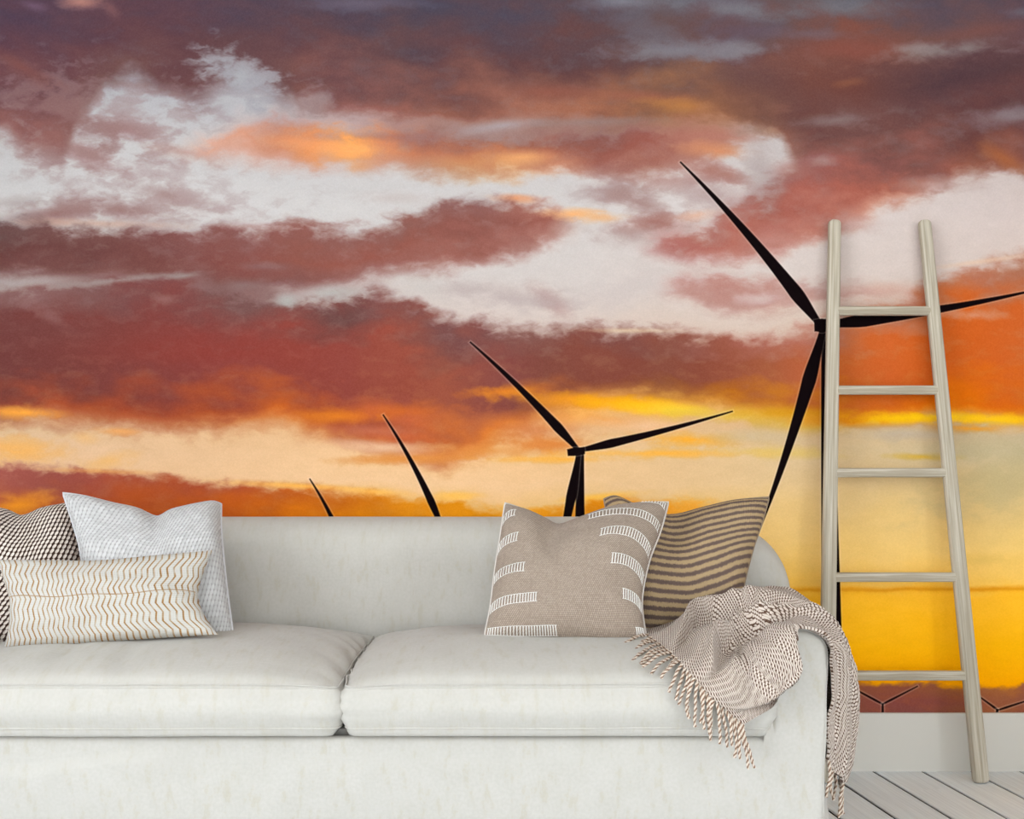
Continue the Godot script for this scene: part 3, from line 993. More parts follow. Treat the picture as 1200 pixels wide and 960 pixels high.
func _at_height(path: PackedVector3Array, py: float, base: Vector3) -> Vector3:
	var best := path[0]
	var err := 1e9
	for i in 400:
		var q := path[0].lerp(path[-1], i / 399.0)
		var w := q + base
		var y := 514.0 + (EYE - w.y) * F / -w.z
		if absf(y - py) < err:
			err = absf(y - py)
			best = q
	return best

# ---------------------------------------------------------------- the sofa
const SX := -0.357           # its middle
const FRONT := 2.364         # distance of its front

func arm_mid(d: float) -> float:
	return 0.607 + 0.075 * smoothstep(2.36, 3.1, d) - SX

func arm_half(d: float) -> float:
	return 0.058 + 0.018 * smoothstep(2.36, 3.0, d)

func make_sofa() -> void:
	var root := node("sofa", Vector3(SX, 0, -2.8))
	tag(root, "large off-white linen slipcovered sofa with two loose seat cushions", "sofa")
	var lump := noise(13, 1.0, 3)
	# back: a long padded slab, its top rolling down into the arms at both ends
	var pts := PackedVector3Array()
	var uvs := PackedVector2Array()
	var half := 1.112
	var nx := 140
	var prof := 40
	for i in nx + 1:
		var s := sin((float(i) / nx - 0.5) * PI)
		var x := s * half
		var e := clampf((absf(x) - 0.84) / (half - 0.84), 0.0, 1.0)
		var high := 0.545 + 0.215 * pow(maxf(0.0, 1.0 - pow(e, 2.3)), 1.0 / 2.3)
		var slim := 0.45 + 0.55 * pow(maxf(0.0, 1.0 - pow(e, 5.0)), 0.5)
		for j in prof + 1:
			var t := float(j) / prof
			var z: float
			var y: float
			var mid := 3.09
			var thick := 0.105 * slim
			if t < 0.42:                                      # front face, bottom to top
				var q := t / 0.42
				y = lerpf(0.1, high - thick * 0.8, q)
				z = mid - thick - 0.045 * (1.0 - q) * 0.9
			elif t < 0.66:                                    # the roll
				var q := (t - 0.42) / 0.24
				y = high - thick * 0.8 + sin(q * PI) * thick * 0.8
				z = mid - cos(q * PI) * thick
			else:
				var q := (t - 0.66) / 0.34
				y = lerpf(high - thick * 0.8, 0.02, q)
				z = mid + thick
			z -= lump.get_noise_2d(x * 2.2, y * 2.0) * 0.007 * (1.0 - smoothstep(0.6, 0.7, t))
			pts.append(Vector3(x, y, -z + 2.8))
			uvs.append(Vector2(x, t))
	put("backrest", join([sheet(pts, uvs, prof + 1, false, true)]), M.linen, root)
	# arms: lofted back from the front panel
	for side in [1.0, -1.0]:
		pts = PackedVector3Array()
		uvs = PackedVector2Array()
		var steps := [2.370, 2.372, 2.376, 2.383, 2.396, 2.42, 2.45, 2.5, 2.6, 2.7, 2.8, 2.9, 3.0, 3.1, 3.17, 3.19]
		var arc := 36
		for si in steps.size():
			var d: float = steps[si]
			var cx := arm_mid(d)
			var w := arm_half(d)
			var inset := 0.012 * pow(clampf((2.386 - d) / 0.018, 0.0, 1.0), 2.0)
			var flare := 0.05 * smoothstep(2.37, 2.44, d)
			for j in arc + 1:
				var t := float(j) / arc
				var x: float
				var y: float
				var high := 0.572 - inset
				if t < 0.3:                                   # inner side
					y = lerpf(0.3, high - w * 0.9, t / 0.3)
					x = -w + inset
				elif t < 0.62:
					var q := (t - 0.3) / 0.32
					y = high - w * 0.9 + sin(q * PI) * w * 0.9
					x = -cos(q * PI) * (w - inset)
				else:
					var q := (t - 0.62) / 0.38
					y = lerpf(high - w * 0.9, 0.004, q)
					x = w - inset - 0.016 * q + flare * smoothstep(0.25, 1.0, q)
					x += lump.get_noise_2d(d * 3.0, y * 2.5) * 0.006
				pts.append(Vector3((cx + x) * side, y, -d + 2.8))
				uvs.append(Vector2(d, t))
		put("armrest", join([sheet(pts, uvs, arc + 1, false, side > 0.0)]), M.linen, root)
	# front of the cover: one cloth over the rail and both arm fronts
	pts = PackedVector3Array()
	uvs = PackedVector2Array()
	var xs := []
	var x_in := arm_mid(FRONT) - arm_half(FRONT)
	var x_out := arm_mid(FRONT) + arm_half(FRONT)
	for i in 25:
		xs.append(-x_out + (x_out - x_in) * (0.5 - 0.5 * cos(PI * i / 24.0)))
	for i in range(1, 90):
		xs.append(lerpf(-x_in, x_in, i / 90.0))
	for i in 25:
		xs.append(x_in + (x_out - x_in) * (0.5 - 0.5 * cos(PI * i / 24.0)))
	var rows := 46
	for x in xs:
		var ax: float = absf(x)
		var high := 0.347
		if ax > x_in - 0.0001:
			var q: float = clampf((ax - arm_mid(FRONT)) / arm_half(FRONT), -1.0, 1.0)
			high = 0.572 - arm_half(FRONT) * 0.9 * (1.0 - sqrt(maxf(0.0, 1.0 - q * q)))
		for j in rows + 1:
			var t := 1.0 - pow(1.0 - float(j) / rows, 1.5)
			var y := lerpf(0.004, high, t)
			var gap_top := high - y
			var gap_side: float = x_out - ax
			var near := gap_top if ax <= x_in else minf(gap_top, gap_side)
			if ax > x_in:
				var q2: float = (ax - arm_mid(FRONT)) / arm_half(FRONT)
				if q2 < 0.0 and y > 0.37:
					near = minf(near, ax - x_in)
			var rnd := 0.012
			var b := clampf(1.0 - near / rnd, 0.0, 1.0)
			var z := FRONT + rnd * (1.0 - sqrt(maxf(0.0, 1.0 - b * b)))
			z -= lump.get_noise_2d(x * 1.6, y * 3.0) * 0.006 * smoothstep(0.0, 0.05, near)
			# the loose fold low on the left of the cover
			var fy: float = 0.272 + 0.047 * smoothstep(-0.74, -0.3, x)
			var fold := (1.0 - smoothstep(-0.55, -0.22, x)) * smoothstep(0.0, 0.05, near)
			z -= 0.007 * fold * smoothstep(fy + 0.012, fy - 0.006, y) * (0.3 + 0.7 * smoothstep(fy - 0.2, fy, y))
			var taper: float = signf(x) * 0.014 * (1.0 - clampf(y / 0.5, 0.0, 1.0)) * smoothstep(x_in, x_out, ax)
			pts.append(Vector3(x - taper, y, -z + 2.8))
			uvs.append(Vector2(x, y))
	put("front_panel", join([sheet(pts, uvs, rows + 1, false, true)]), M.linen, root)
	# the rail the cushions lie on
	put_box("seat_deck", Vector3(-x_in - 0.02, 0.3, -2.42 + 2.8), Vector3(x_in + 0.02, 0.3505, -3.0 + 2.8), M.linen, root)
	# seam along the arm fronts
	for side in [1.0, -1.0]:
		var path := PackedVector3Array()
		for i in 41:
			var t := i / 40.0
			var w := arm_half(FRONT) - 0.001
			var y: float
			var x: float
			if t < 0.55:
				y = lerpf(0.01, 0.572 - w * 0.9, t / 0.55)
				x = w - 0.014 * (1.0 - clampf(y / 0.5, 0.0, 1.0)) + 0.001 * sin(y * 40.0)
			else:
				var q := (t - 0.55) / 0.45
				x = cos(q * PI * 0.9) * w
				y = 0.572 - w * 0.9 + sin(q * PI * 0.9) * w * 0.9
			path.append(Vector3((arm_mid(FRONT) + x) * side, y, -2.3735 + 2.8))
		put("piping", join([tube(path, 0.003, 0.003, 2.0, 8)]), M.linen, root)
	for side in [-1.0, 1.0]:
		seat_cushion(root, side)

func seat_cushion(root: Node3D, side: float) -> void:
	var hx := 0.4505
	var hz := 0.305
	var cd := 2.645                                           # distance of its middle
	var lump := noise(21 if side > 0.0 else 22, 1.0, 3)
	var ring := []                                            # rounded rectangle, unit direction outward kept too
	var rad := 0.026
	for c in [[1, 1], [-1, 1], [-1, -1], [1, -1]]:
		var from: float = {"11": 0.0, "-11": PI * 0.5, "-1-1": PI, "1-1": PI * 1.5}["%d%d" % c]
		for k in 9:
			var a := from + PI * 0.5 * k / 8.0
			ring.append([Vector2(c[0] * (hx - rad) + cos(a) * rad, c[1] * (hz - rad) + sin(a) * rad), Vector2(cos(a), sin(a))])
		var nxt: Vector2 = {"11": Vector2(-1, 1), "-11": Vector2(-1, -1), "-1-1": Vector2(1, -1), "1-1": Vector2(1, 1)}["%d%d" % c]
		var end: Vector2 = ring[-1][0]
		var a2 := from + PI * 0.5
		var beg := Vector2(nxt.x * (hx - rad) + cos(a2) * rad, nxt.y * (hz - rad) + sin(a2) * rad)
		var cnt := 44 if absf(end.x - beg.x) > absf(end.y - beg.y) else 28
		for k in range(1, cnt):
			ring.append([end.lerp(beg, k / float(cnt)), Vector2(cos(a2), sin(a2))])
	var n := ring.size()
	var low := 0.372
	var seam := 0.452
	var pts := PackedVector3Array()
	var uvs := PackedVector2Array()
	var levels := []
	for r in [0.0, 0.6, 0.96]:
		levels.append(["under", r])
	for k in 4:
		levels.append(["lip", k / 3.0])
	for k in range(1, 10):
		levels.append(["side", k / 10.0])
	for k in 30:
		levels.append(["top", 1.0 - pow(k / 29.0, 1.8)])
	var cx := side * 0.4525
	for lv in levels:
		for i in n:
			var o: Vector2 = ring[i][0]
			var w: Vector2 = ring[i][1]
			var p: Vector2
			var y: float
			if lv[0] == "under":
				p = o * lv[1]
				y = 0.352
			elif lv[0] == "lip":                              # the narrow roll under the lower seam
				p = o - w * (0.007 * pow(1.0 - lv[1], 2.0))
				y = lerpf(0.354, low, lv[1])
			elif lv[0] == "side":
				p = o + w * (0.013 * sin(lv[1] * PI) - 0.0035 * smoothstep(0.8, 1.0, lv[1]))
				y = lerpf(low, seam, lv[1])
			else:
				p = o * lv[1] - w * 0.0035 * smoothstep(0.985, 1.0, lv[1])
				var a := absf(p.x / hx)
				var b := absf(p.y / hz)
				var full := maxf(0.0, (1.0 - pow(a, 4.2)) * (1.0 - pow(b, 2.8)))
				y = seam + 0.067 * pow(full, 0.6)
				p += w * 0.006 * sin(clampf((1.0 - lv[1]) / 0.2, 0.0, 1.0) * PI)
			# slack cloth: broad lumps, and puckers that run in from the ends
			var q := Vector2(p.x + cx, p.y)
			if lv[0] != "under":
				var big := lump.get_noise_3d(q.x * 2.0, y * 5.0, q.y * 2.0)
				var end_near := exp(-maxf(0.0, hx - absf(p.x)) / 0.05)
				var puck := sin(y * 190.0 + p.y * 60.0 + lump.get_noise_2d(p.y * 6.0, y * 9.0) * 5.0) * 0.0028 * end_near
				if lv[0] == "top":
					y += big * 0.006 * (1.0 - pow(lv[1], 6.0)) + puck * 1.2
					if side < 0.0:
						for dent in [[-0.985, 0.17, 0.02], [-0.84, 0.20, 0.022]]:
							var dx: float = (q.x + SX - dent[0]) / dent[2]
							var dz: float = (q.y - dent[1]) / 0.07
							y -= 0.011 * exp(-dx * dx - dz * dz)
				p += w * (big * 0.005 + puck)
				y += lump.get_noise_2d(q.x * 1.5 + 9.0, q.y) * 0.003
			var kb := clampf((0.405 - y) / 0.053, 0.0, 1.0)
			p.x -= signf(p.x) * 0.009 * kb * kb * smoothstep(0.85, 1.0, absf(p.x) / hx)
			pts.append(Vector3(cx + p.x, y, p.y - cd + 2.8))
			uvs.append(Vector2(q.x, q.y))
	var body := put("seat_cushion", join([sheet(pts, uvs, n, true)]), M.linen, root)
	var names := levels.map(func(l): return l[0])
	for lv in [names.find("side") - 1, names.find("top")]:
		for twin in ([-0.0032, 0.0034] if lv > 8 else [0.0]):
			var path := PackedVector3Array()
			for i in n:
				var q := pts[lv * n + i]
				var w: Vector2 = ring[i][1]
				path.append(q + Vector3(w.x, 0, w.y) * 0.0008 + Vector3(0, twin, 0))
			put("piping", join([tube(path, 0.0019, 0.0019, 2.0, 6, true)]), M.linen, body)

# ---------------------------------------------------------------- pillows
class Pillow:
	var edges := []          # bottom, top, left, right: Vector3 lists, left to right and bottom to top
	var thick := 0.07
	var back_share := 0.6
	var chop := [0.5, 0.0]   # where the top was pressed in, and how far
	var facing: Vector3
	var wrinkle: FastNoiseLite
	var bias := 0.0
	func run(pts: Array, t: float) -> Vector3:
		var n := pts.size() - 1
		var f := clampf(t, 0.0, 1.0) * n
		var i := mini(int(f), n - 1)
		var a: Vector3 = pts[maxi(i - 1, 0)]
		var b: Vector3 = pts[i]
		var c: Vector3 = pts[i + 1]
		var d: Vector3 = pts[mini(i + 2, n)]
		return b.cubic_interpolate(c, a, d, f - i)
	func flat(u: float, v: float) -> Vector3:
		var b: Array = edges[0]
		var t: Array = edges[1]
		var c: Vector3 = lerp(b[0], b[-1], u) * (1.0 - v) + lerp(t[0], t[-1], u) * v
		return run(b, u) * (1.0 - v) + run(t, u) * v + run(edges[2], v) * (1.0 - u) + run(edges[3], v) * u - c
	func swell(u: float, v: float) -> float:
		var a := absf(2.0 * u - 1.0)
		var b := absf(2.0 * v - 1.0)
		var s := pow(maxf(0.0, (1.0 - pow(a, 2.6)) * (1.0 - pow(b, 2.6))), 0.62)
		s *= 1.0 + bias * (0.5 - v)
		s *= 1.0 - chop[1] * exp(-pow((u - chop[0]) / 0.13, 2.0)) * smoothstep(0.35, 1.0, v)
		return s
	func at(u: float, v: float, front: bool, lift := 0.0) -> Vector3:
		var s := swell(u, v)
		var e := 1.0 - pow(maxf(absf(2.0 * u - 1.0), absf(2.0 * v - 1.0)), 8.0)
		var corner := exp(-pow((1.0 - absf(2.0 * u - 1.0)) / 0.3, 2.0) - pow((1.0 - absf(2.0 * v - 1.0)) / 0.3, 2.0))
		var w := wrinkle.get_noise_2d(u * 2.4 + (0.0 if front else 7.0), v * 2.4) * 0.010
		w += sin((absf(2.0 * u - 1.0) - absf(2.0 * v - 1.0)) * 16.0 + wrinkle.get_noise_2d(u * 3.0, v * 3.0) * 3.0) * 0.0032 * corner
		var h := (thick * s + w * e + lift) if front else (-thick * back_share * s + w * 0.5 * e)
		return flat(u, v) + facing * h
	func rimward(t: float) -> float:                              # closer steps at the rim
		return 0.5 - 0.5 * cos(PI * t)
	func build() -> Array:
		var n := 56
		facing = ((edges[0][-1] - edges[0][0]) as Vector3).cross(edges[1][0] - edges[0][0]).normalized()
		var out := []
		for front in [true, false]:
			var pts := PackedVector3Array()
			var uvs := PackedVector2Array()
			for j in n + 1:
				for i in n + 1:
					var u := rimward(float(i) / n)
					var v := rimward(float(j) / n)
					pts.append(at(u, v, front))
					uvs.append(Vector2(u, 1.0 - v))
			out.append([pts, uvs, n + 1, front])
		return out
	func rim() -> PackedVector3Array:
		var path := PackedVector3Array()
		for k in 30:
			path.append(flat(k / 30.0, 0.0))
		for k in 30:
			path.append(flat(1.0, k / 30.0))
		for k in 30:
			path.append(flat(1.0 - k / 30.0, 1.0))
		for k in 30:
			path.append(flat(0.0, 1.0 - k / 30.0))
		return path

# corners' distances are given as bottom left, bottom right, top left, top right
func pillow(called: String, bottom: Array, top: Array, left: Array, right: Array, dist: Array, thick: float, chop: Array, mat: Material, sd: int, bias := 0.0) -> Array:
	var pl := Pillow.new()
	var lift := func(list: Array, d0: float, d1: float) -> Array:
		var res := []
		for i in list.size():
			res.append(P(list[i][0], list[i][1], lerpf(d0, d1, float(i) / (list.size() - 1))))
		return res
	pl.edges = [lift.call(bottom, dist[0], dist[1]), lift.call(top, dist[2], dist[3]), lift.call(left, dist[0], dist[2]), lift.call(right, dist[1], dist[3])]
	pl.thick = thick
	pl.chop = chop
	pl.bias = bias
	pl.wrinkle = noise(sd, 1.0, 2)
	var foot := pl.flat(0.5, 0.0)
	var root := node(called, foot)
	var sheets := []
	for s in pl.build():
		var moved := PackedVector3Array()
		for p in s[0]:
			moved.append(p - foot)
		sheets.append(sheet(moved, s[1], s[2], false, not s[3]))
	put("cover", join(sheets), mat, root)
	return [root, pl, foot]

func rim_piping(made: Array, mat: Material, r: float) -> void:
	var path := PackedVector3Array()
	for p in made[1].rim():
		path.append(p - made[2])
	put("piping", join([tube(path, r, r, 2.0, 6, true)]), mat, made[0])

func make_pillows() -> void:
	var brown := knit(Color8(214, 203, 192), Color8(58, 40, 32), 0.55, 0.66, 3, 1.6, 0.46)
	brown.uv1_scale = Vector3(2.0, 2.0, 1.0)
	var white := knit(Color8(190, 189, 188), Color8(158, 156, 154), 0.6, 0.84, 4, 1.3)
	white.uv1_scale = Vector3(2.5, 2.2, 1.0)
	var beige := knit(Color8(158, 143, 129), Color8(108, 92, 79), 0.3, 0.84, 6, 1.0)
	beige.uv1_scale = Vector3(5.6, 5.4, 1.0)
	var a := pillow("knit_pillow", [[-105, 752], [-50, 756], [10, 756], [60, 754], [112, 748]], [[-110, 592], [-60, 594], [0, 597], [26, 606], [46, 597], [70, 592], [86, 589]],
		[[-105, 752], [-94, 700], [-98, 640], [-110, 592]], [[112, 748], [106, 700], [98, 640], [88, 589]], [2.66, 2.7, 2.83, 2.86], 0.085, [0.66, 0.35], brown, 51)
	tag(a[0], "dark brown and cream chunky knit pillow, leftmost on the sofa", "pillow")
	rim_piping(a, brown, 0.004)
	var b := pillow("knit_pillow", [[104, 752], [140, 754], [190, 752], [235, 748], [273, 743]], [[74, 578], [100, 582], [132, 590], [160, 596], [184, 606], [200, 598], [225, 592], [248, 588], [259, 591]],
		[[104, 752], [102, 700], [94, 645], [86, 615], [74, 578]], [[273, 743], [267, 700], [261, 645], [259, 615], [259, 591]], [2.64, 2.68, 2.78, 2.86], 0.08, [0.6, 0.3], white, 52)
	tag(b[0], "white textured knit pillow behind the chevron lumbar pillow", "pillow")
	rim_piping(b, cloth(Color8(200, 200, 203)), 0.0032)
	var c := pillow("lumbar_pillow", [[5, 758], [60, 757], [120, 753], [190, 748], [256, 744]], [[-3, 656], [60, 657], [120, 657], [185, 651], [249, 645]],
		[[5, 758], [11, 735], [12, 705], [5, 680], [-3, 656]], [[256, 744], [240, 722], [232, 698], [238, 672], [249, 645]], [2.54, 2.56, 2.60, 2.66], 0.062, [0.5, 0.0], chevron(), 53)
	tag(c[0], "cream lumbar pillow with thin tan zigzag lines", "pillow")
	var path := PackedVector3Array()
	for i in 41:
		path.append(c[1].at(lerpf(0.03, 0.985, i / 40.0), 0.53 + 0.012 * sin(i * 0.4), true, -0.0006) - c[2])
	put("seam", join([tube(path, 0.0012, 0.0012, 2.0, 6)]), cloth(Color8(150, 120, 84)), c[0])
	var e := pillow("striped_pillow", [[735, 752], [780, 757], [820, 752], [850, 742], [872, 722]], [[708, 585], [722, 582], [746, 592], [784, 604], [825, 595], [860, 587], [901, 583]],
		[[735, 752], [728, 700], [718, 640], [708, 585]], [[872, 722], [870, 695], [882, 645], [893, 612], [901, 583]], [2.74, 2.76, 2.88, 2.9], 0.085, [0.42, 0.3], stripes(), 55)
	tag(e[0], "tan pillow with dark taupe horizontal stripes, half behind the beige one", "pillow")
	rim_piping(e, cloth(Color8(150, 132, 112)), 0.003)
	var d := pillow("embroidered_pillow", [[568, 745], [620, 748], [670, 749], [720, 752], [757, 748]], [[592, 590], [615, 598], [640, 609], [657, 616], [682, 609], [717, 596], [755, 590], [783, 589]],
		[[568, 745], [575, 710], [580, 670], [587, 625], [592, 590]], [[757, 748], [752, 705], [760, 660], [774, 622], [783, 589]], [2.60, 2.58, 2.80, 2.78], 0.088, [0.36, 0.4], beige, 54)
	tag(d[0], "beige woven pillow with short bars of white stitches", "pillow")
	rim_piping(d, cloth(Color8(205, 198, 190)), 0.0034)
	var thread := cloth(Color8(228, 226, 221))
	var shade := cloth(Color8(186, 174, 160))
	# bars of white stitches: from, to, height at both ends
	for bar in [[0.012, 0.10, 0.86, 0.87], [0.012, 0.14, 0.665, 0.675], [0.012, 0.21, 0.455, 0.46], [0.012, 0.30, 0.235, 0.245], [0.02, 0.42, 0.03, 0.035],
			[0.84, 0.985, 0.985, 0.975], [0.60, 0.985, 0.87, 0.86], [0.67, 0.985, 0.67, 0.66], [0.75, 0.985, 0.46, 0.45], [0.83, 0.985, 0.25, 0.24], [0.90, 0.985, 0.035, 0.035]]:
		stitches(d, bar, thread)

func sweep(bar: Array, t: float) -> float:                 # the bars bend down towards the sides of the pillow
	if bar[1] > 0.9:
		return lerpf(bar[2], bar[3], t) - 0.13 * pow(t, 2.2) * clampf((bar[1] - bar[0]) * 3.0, 0.3, 1.0) * smoothstep(0.0, 0.3, bar[2])
	return lerpf(bar[2], bar[3], t) - 0.05 * pow(1.0 - t, 2.0) * smoothstep(0.0, 0.3, bar[2])

func stitches(made: Array, bar: Array, mat: Material) -> void:
	var pl: Pillow = made[1]
	var out := []
	var count := int((bar[1] - bar[0]) / 0.0155)
	for i in count:
		var u: float = lerpf(bar[0], bar[1], (i + 0.5) / count)
		var v0: float = sweep(bar, (i + 0.5) / count)
		var path := PackedVector3Array()
		for k in 6:
			var t := k / 5.0
			path.append(pl.at(u, clampf(v0 - 0.026 + 0.06 * t, 0.004, 0.996), true, 0.0002 + 0.0014 * sin(PI * t)) - made[2])
		out.append(tube(path, 0.0011, 0.0011, 2.0, 6))
	for edge in [-0.027, 0.035]:                              # the thread that ties the bar above and below
		var path := PackedVector3Array()
		for k in 17:
			var t := k / 16.0
			path.append(pl.at(lerpf(bar[0], bar[1], t), clampf(sweep(bar, t) + edge, 0.004, 0.996), true, 0.0005) - made[2])
		out.append(tube(path, 0.0006, 0.0006, 2.0, 6))
	put("stitch_bar", join(out), mat, made[0])

# ---------------------------------------------------------------- the throw
const THROW := [
	[[752, 742, 2.64], [783, 764, 2.44], [808, 791, 2.325], [836, 820, 2.316], [871, 849, 2.312]],
	[[786, 731, 2.70], [812, 750, 2.50], [838, 778, 2.36], [868, 806, 2.316], [893, 834, 2.312]],
	[[814, 720, 2.74], [838, 738, 2.55], [862, 764, 2.40], [889, 786, 2.318], [909, 816, 2.312]],
	[[845, 709, 2.78], [862, 724, 2.60], [880, 746, 2.45], [902, 764, 2.325], [917, 795, 2.314]],
	[[876, 699, 2.82], [888, 712, 2.64], [901, 728, 2.49], [914, 746, 2.355], [922, 766, 2.325]],
	[[905, 691, 2.86], [915, 702, 2.68], [926, 715, 2.54], [937, 731, 2.42], [943, 745, 2.342]],
	[[932, 697, 2.86], [944, 707, 2.68], [956, 721, 2.54], [964, 738, 2.42], [963, 749, 2.348]],
	[[950, 722, 2.86], [968, 733, 2.68], [982, 752, 2.54], [986, 766, 2.43], [971, 766, 2.358]],
	[[954, 780, 2.86], [974, 790, 2.68], [990, 795, 2.54], [993, 800, 2.45], [971, 808, 2.37]],
	[[954, 840, 2.84], [974, 850, 2.68], [990, 850, 2.54], [993, 862, 2.46], [966, 850, 2.383]],
	[[956, 880, 2.80], [966, 892, 2.64], [978, 908, 2.53], [983, 920, 2.46], [966, 890, 2.387]]]

func throw_at(u: float, v: float) -> Vector3:
	var cols := []
	for row in THROW:
		var line := []
		for q in row:
			line.append(P(q[0], q[1], q[2]))
		cols.append(spline(line, v))
	return spline(cols, u)

func make_throw() -> void:
	var root := node("throw_blanket", P(905, 720, 2.6))
	tag(root, "beige and brown woven throw with fringe, draped over the right sofa arm", "blanket")
	var weave := knit(Color8(204, 191, 179), Color8(88, 64, 50), 0.75, 0.74, 8, 1.6, 0.48)
	weave.uv1_scale = Vector3(8.4, 8.4, 1.0)
	var cord := cloth(Color8(196, 178, 160))
	var nu := 150
	var nv := 90
	var n1 := noise(88, 1.0, 2)
	var base := PackedVector3Array()
	for i in nu + 1:
		var cols := []
		var f := float(i) / nu
		for c in 5:
			var line := []
			for row in THROW:
				line.append(P(row[c][0], row[c][1], row[c][2]))
			cols.append(spline(line, f))
		for j in nv + 1:
			base.append(spline(cols, float(j) / nv))
	var pts := PackedVector3Array()
	var low := PackedVector3Array()
	var uvs := PackedVector2Array()
	for i in nu + 1:
		for j in nv + 1:
			var u := float(i) / nu
			var v := float(j) / nv
			var a := base[mini(i + 1, nu) * (nv + 1) + j] - base[maxi(i - 1, 0) * (nv + 1) + j]
			var b := base[i * (nv + 1) + mini(j + 1, nv)] - base[i * (nv + 1) + maxi(j - 1, 0)]
			var nor := b.cross(a).normalized()
			# soft ridges that end in a sharp crease, gathered towards the arm
			var ph := v * 3.0 + 0.5 * sin(u * 4.4 + 0.5) - u * 0.5 + n1.get_noise_2d(u * 2.2, v * 1.4) * 0.5 + 2.0
			var f := fmod(ph, 1.0)
			var fold := pow(f, 1.5) * (1.0 - smoothstep(0.86, 1.0, f)) * 1.25 * smoothstep(0.0, 0.1, v)
			var amp := 0.058 * smoothstep(0.0, 0.16, u) * (1.0 - 0.72 * smoothstep(0.36, 0.52, u)) + 0.003
			var ph2 := v * 6.0 + u * 2.6 + n1.get_noise_2d(u * 3.0 + 5.0, v * 2.0) * 1.4
			var h := 0.004 + amp * fold + 0.0035 * sin(TAU * ph2) * smoothstep(0.0, 0.1, u) * (1.0 - 0.6 * smoothstep(0.36, 0.52, u)) + n1.get_noise_2d(u * 6.0, v * 5.0 + 3.0) * 0.005
			h = maxf(h, 0.002)
			pts.append(base[i * (nv + 1) + j] + nor * h - root.position)
			low.append(base[i * (nv + 1) + j] + nor * (h - 0.006) - root.position)
	var far_u := PackedFloat32Array()
	var far_v := PackedFloat32Array()
	far_u.resize(pts.size())
	far_v.resize(pts.size())
	for i in nu + 1:
		for j in nv + 1:
			var k := i * (nv + 1) + j
			far_u[k] = 0.0 if i == 0 else far_u[k - nv - 1] + pts[k].distance_to(pts[k - nv - 1])
			far_v[k] = 0.0 if j == 0 else far_v[k - 1] + pts[k].distance_to(pts[k - 1])
			uvs.append(Vector2(far_u[k], far_v[k]))
	# a cloth 6 mm thick: both faces and the hem
	var hem := PackedVector3Array()
	var hemu := PackedVector2Array()
	var border := []
	for i in nu + 1:
		border.append(i * (nv + 1))
	for j in range(1, nv + 1):
		border.append(nu * (nv + 1) + j)
	for i in range(nu - 1, -1, -1):
		border.append(i * (nv + 1) + nv)
	for j in range(nv - 1, 0, -1):
		border.append(j)
	for k in border:
		hem.append(pts[k])
		hemu.append(uvs[k])
	for k in border:
		hem.append(low[k])
		hemu.append(uvs[k])
	put("cloth", join([sheet(pts, uvs, nv + 1, false, true), sheet(low, uvs, nv + 1), sheet(hem, hemu, border.size(), true)]), weave, root)
	# fringe at the end that lies on the seat
	var rng := RandomNumberGenerator.new()
	rng.seed = 12
	var tips := [P(701, 749, 2.60), P(727, 768, 2.47), P(752, 783, 2.38), P(775, 797, 2.328), P(800, 830, 2.318), P(822, 853, 2.314), P(836, 866, 2.312), P(858, 882, 2.312), P(882, 902, 2.312)]
	var count := 30
	for i in count:
		var v := (i + 0.5) / count
		var a := pts[int(v * nv)]
		var b := spline(tips, clampf(v + rng.randf_range(-0.018, 0.018), 0.0, 1.0)) - root.position
		b += Vector3(rng.randf_range(-0.008, 0.008), rng.randf_range(-0.012, 0.008), rng.randf_range(0.0, 0.006))
		put("tassel", join([tassel(a, b, rng, 0.006 if v < 0.35 else 0.004)]), weave_cord(), root)
	for i in 7:
		var v := lerpf(0.45, 1.0, i / 6.0)
		var a := pts[nu * (nv + 1) + int(v * nv)]
		var b := a + Vector3(rng.randf_range(-0.012, 0.004), -0.055 - rng.randf_range(0.0, 0.035), rng.randf_range(0.0, 0.008))
		put("tassel", join([tassel(a, b, rng, 0.001)]), weave_cord(), root)

var _cord: StandardMaterial3D
func weave_cord() -> StandardMaterial3D:
	if _cord == null:
		_cord = cloth(Color.WHITE)
		var w := 64
		var by := PackedByteArray()
		by.resize(w * w * 3)
		for y in w:
			for x in w:
				var f := 0.5 + 0.5 * cos(TAU * (2.0 * x / w - 1.0 * y / w))
				var c := Color8(126, 98, 80).lerp(Color8(208, 194, 178), smoothstep(0.15, 0.6, f))
				var o := (y * w + x) * 3
				by[o] = int(c.r * 255)
				by[o + 1] = int(c.g * 255)
				by[o + 2] = int(c.b * 255)
		_cord.albedo_texture = from_bytes(w, w, by)
		_cord.uv1_scale = Vector3(1.0, 80.0, 1.0)
	return _cord

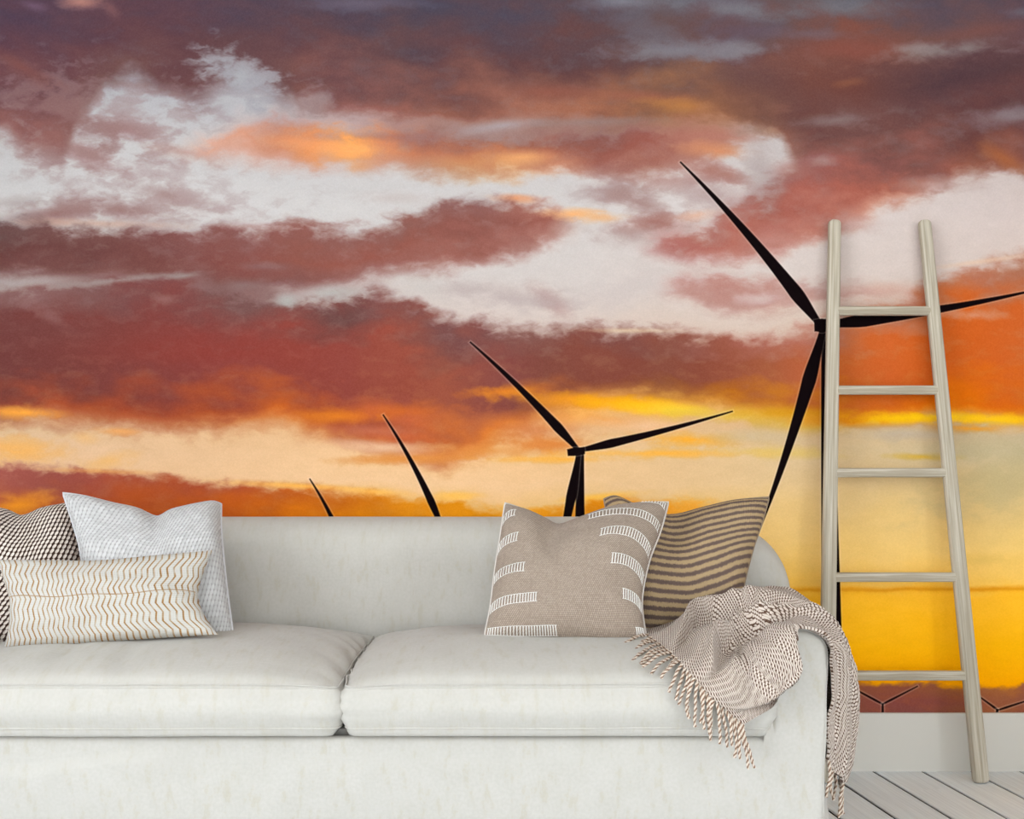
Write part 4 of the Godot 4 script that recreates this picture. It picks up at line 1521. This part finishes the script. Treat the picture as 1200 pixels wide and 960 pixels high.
func tassel(a: Vector3, b: Vector3, rng: RandomNumberGenerator, arch: float) -> Array:
	var path := PackedVector3Array()
	var side := (b - a).cross(Vector3.BACK).normalized()
	var wave := rng.randf_range(-0.006, 0.006)
	var ph := rng.randf_range(0.0, 6.0)
	for k in 15:
		var t := k / 14.0
		path.append(a.lerp(b, t) + Vector3(0, 1, 0) * arch * sin(PI * t) + side * (wave * sin(PI * t) + 0.0018 * sin(t * 9.0 + ph) * t) + Vector3.BACK * 0.003 * sin(PI * t))
	return tube(path, 0.0036, 0.0036, 2.0, 10, false, 80.0, 0.8)

# ---------------------------------------------------------------- light and camera
const WIN_L := [-1.7, 1.5, 0.4, 3.0]         # window in the left wall: from, to (z), sill, head
const ADDED_WIN_R := [-1.35, 0.1, 0.2, 2.7]         # added window in the right wall, brightens the floor and the mural
const WIN_F := [-2.3, 1.95, 0.3, 3.0]          # window behind the camera: from, to (x), sill, head

func _ready() -> void:
	var cam := Camera3D.new()
	cam.name = "camera"
	cam.projection = Camera3D.PROJECTION_FRUSTUM
	cam.near = 0.05
	cam.far = 60.0
	cam.size = 0.05 * 960.0 / F
	cam.frustum_offset = Vector2(0.0, 0.05 * (514.0 - 480.0) / F)
	cam.position = Vector3(0, EYE, 0)
	cam.current = true
	add_child(cam)
	var env := Environment.new()
	var mat := ProceduralSkyMaterial.new()
	mat.sky_top_color = Color(0.86, 0.9, 0.95)
	mat.sky_horizon_color = Color(0.95, 0.95, 0.94)
	mat.ground_bottom_color = Color(0.62, 0.61, 0.59)
	mat.ground_horizon_color = Color(0.78, 0.77, 0.75)
	mat.sun_angle_max = 1.0
	mat.sky_energy_multiplier = 1.0
	env.background_mode = Environment.BG_SKY
	env.sky = Sky.new()
	env.sky.sky_material = mat
	env.tonemap_mode = Environment.TONE_MAPPER_LINEAR
	env.tonemap_exposure = 7.6
	env.sdfgi_enabled = true
	env.ssao_enabled = true
	env.ssil_enabled = true
	var we := WorldEnvironment.new()
	we.name = "environment"
	we.environment = env
	add_child(we)
	make_materials()
	make_room()
	make_mural()
	make_sofa()
	make_ladder()
	make_pillows()
	make_throw()
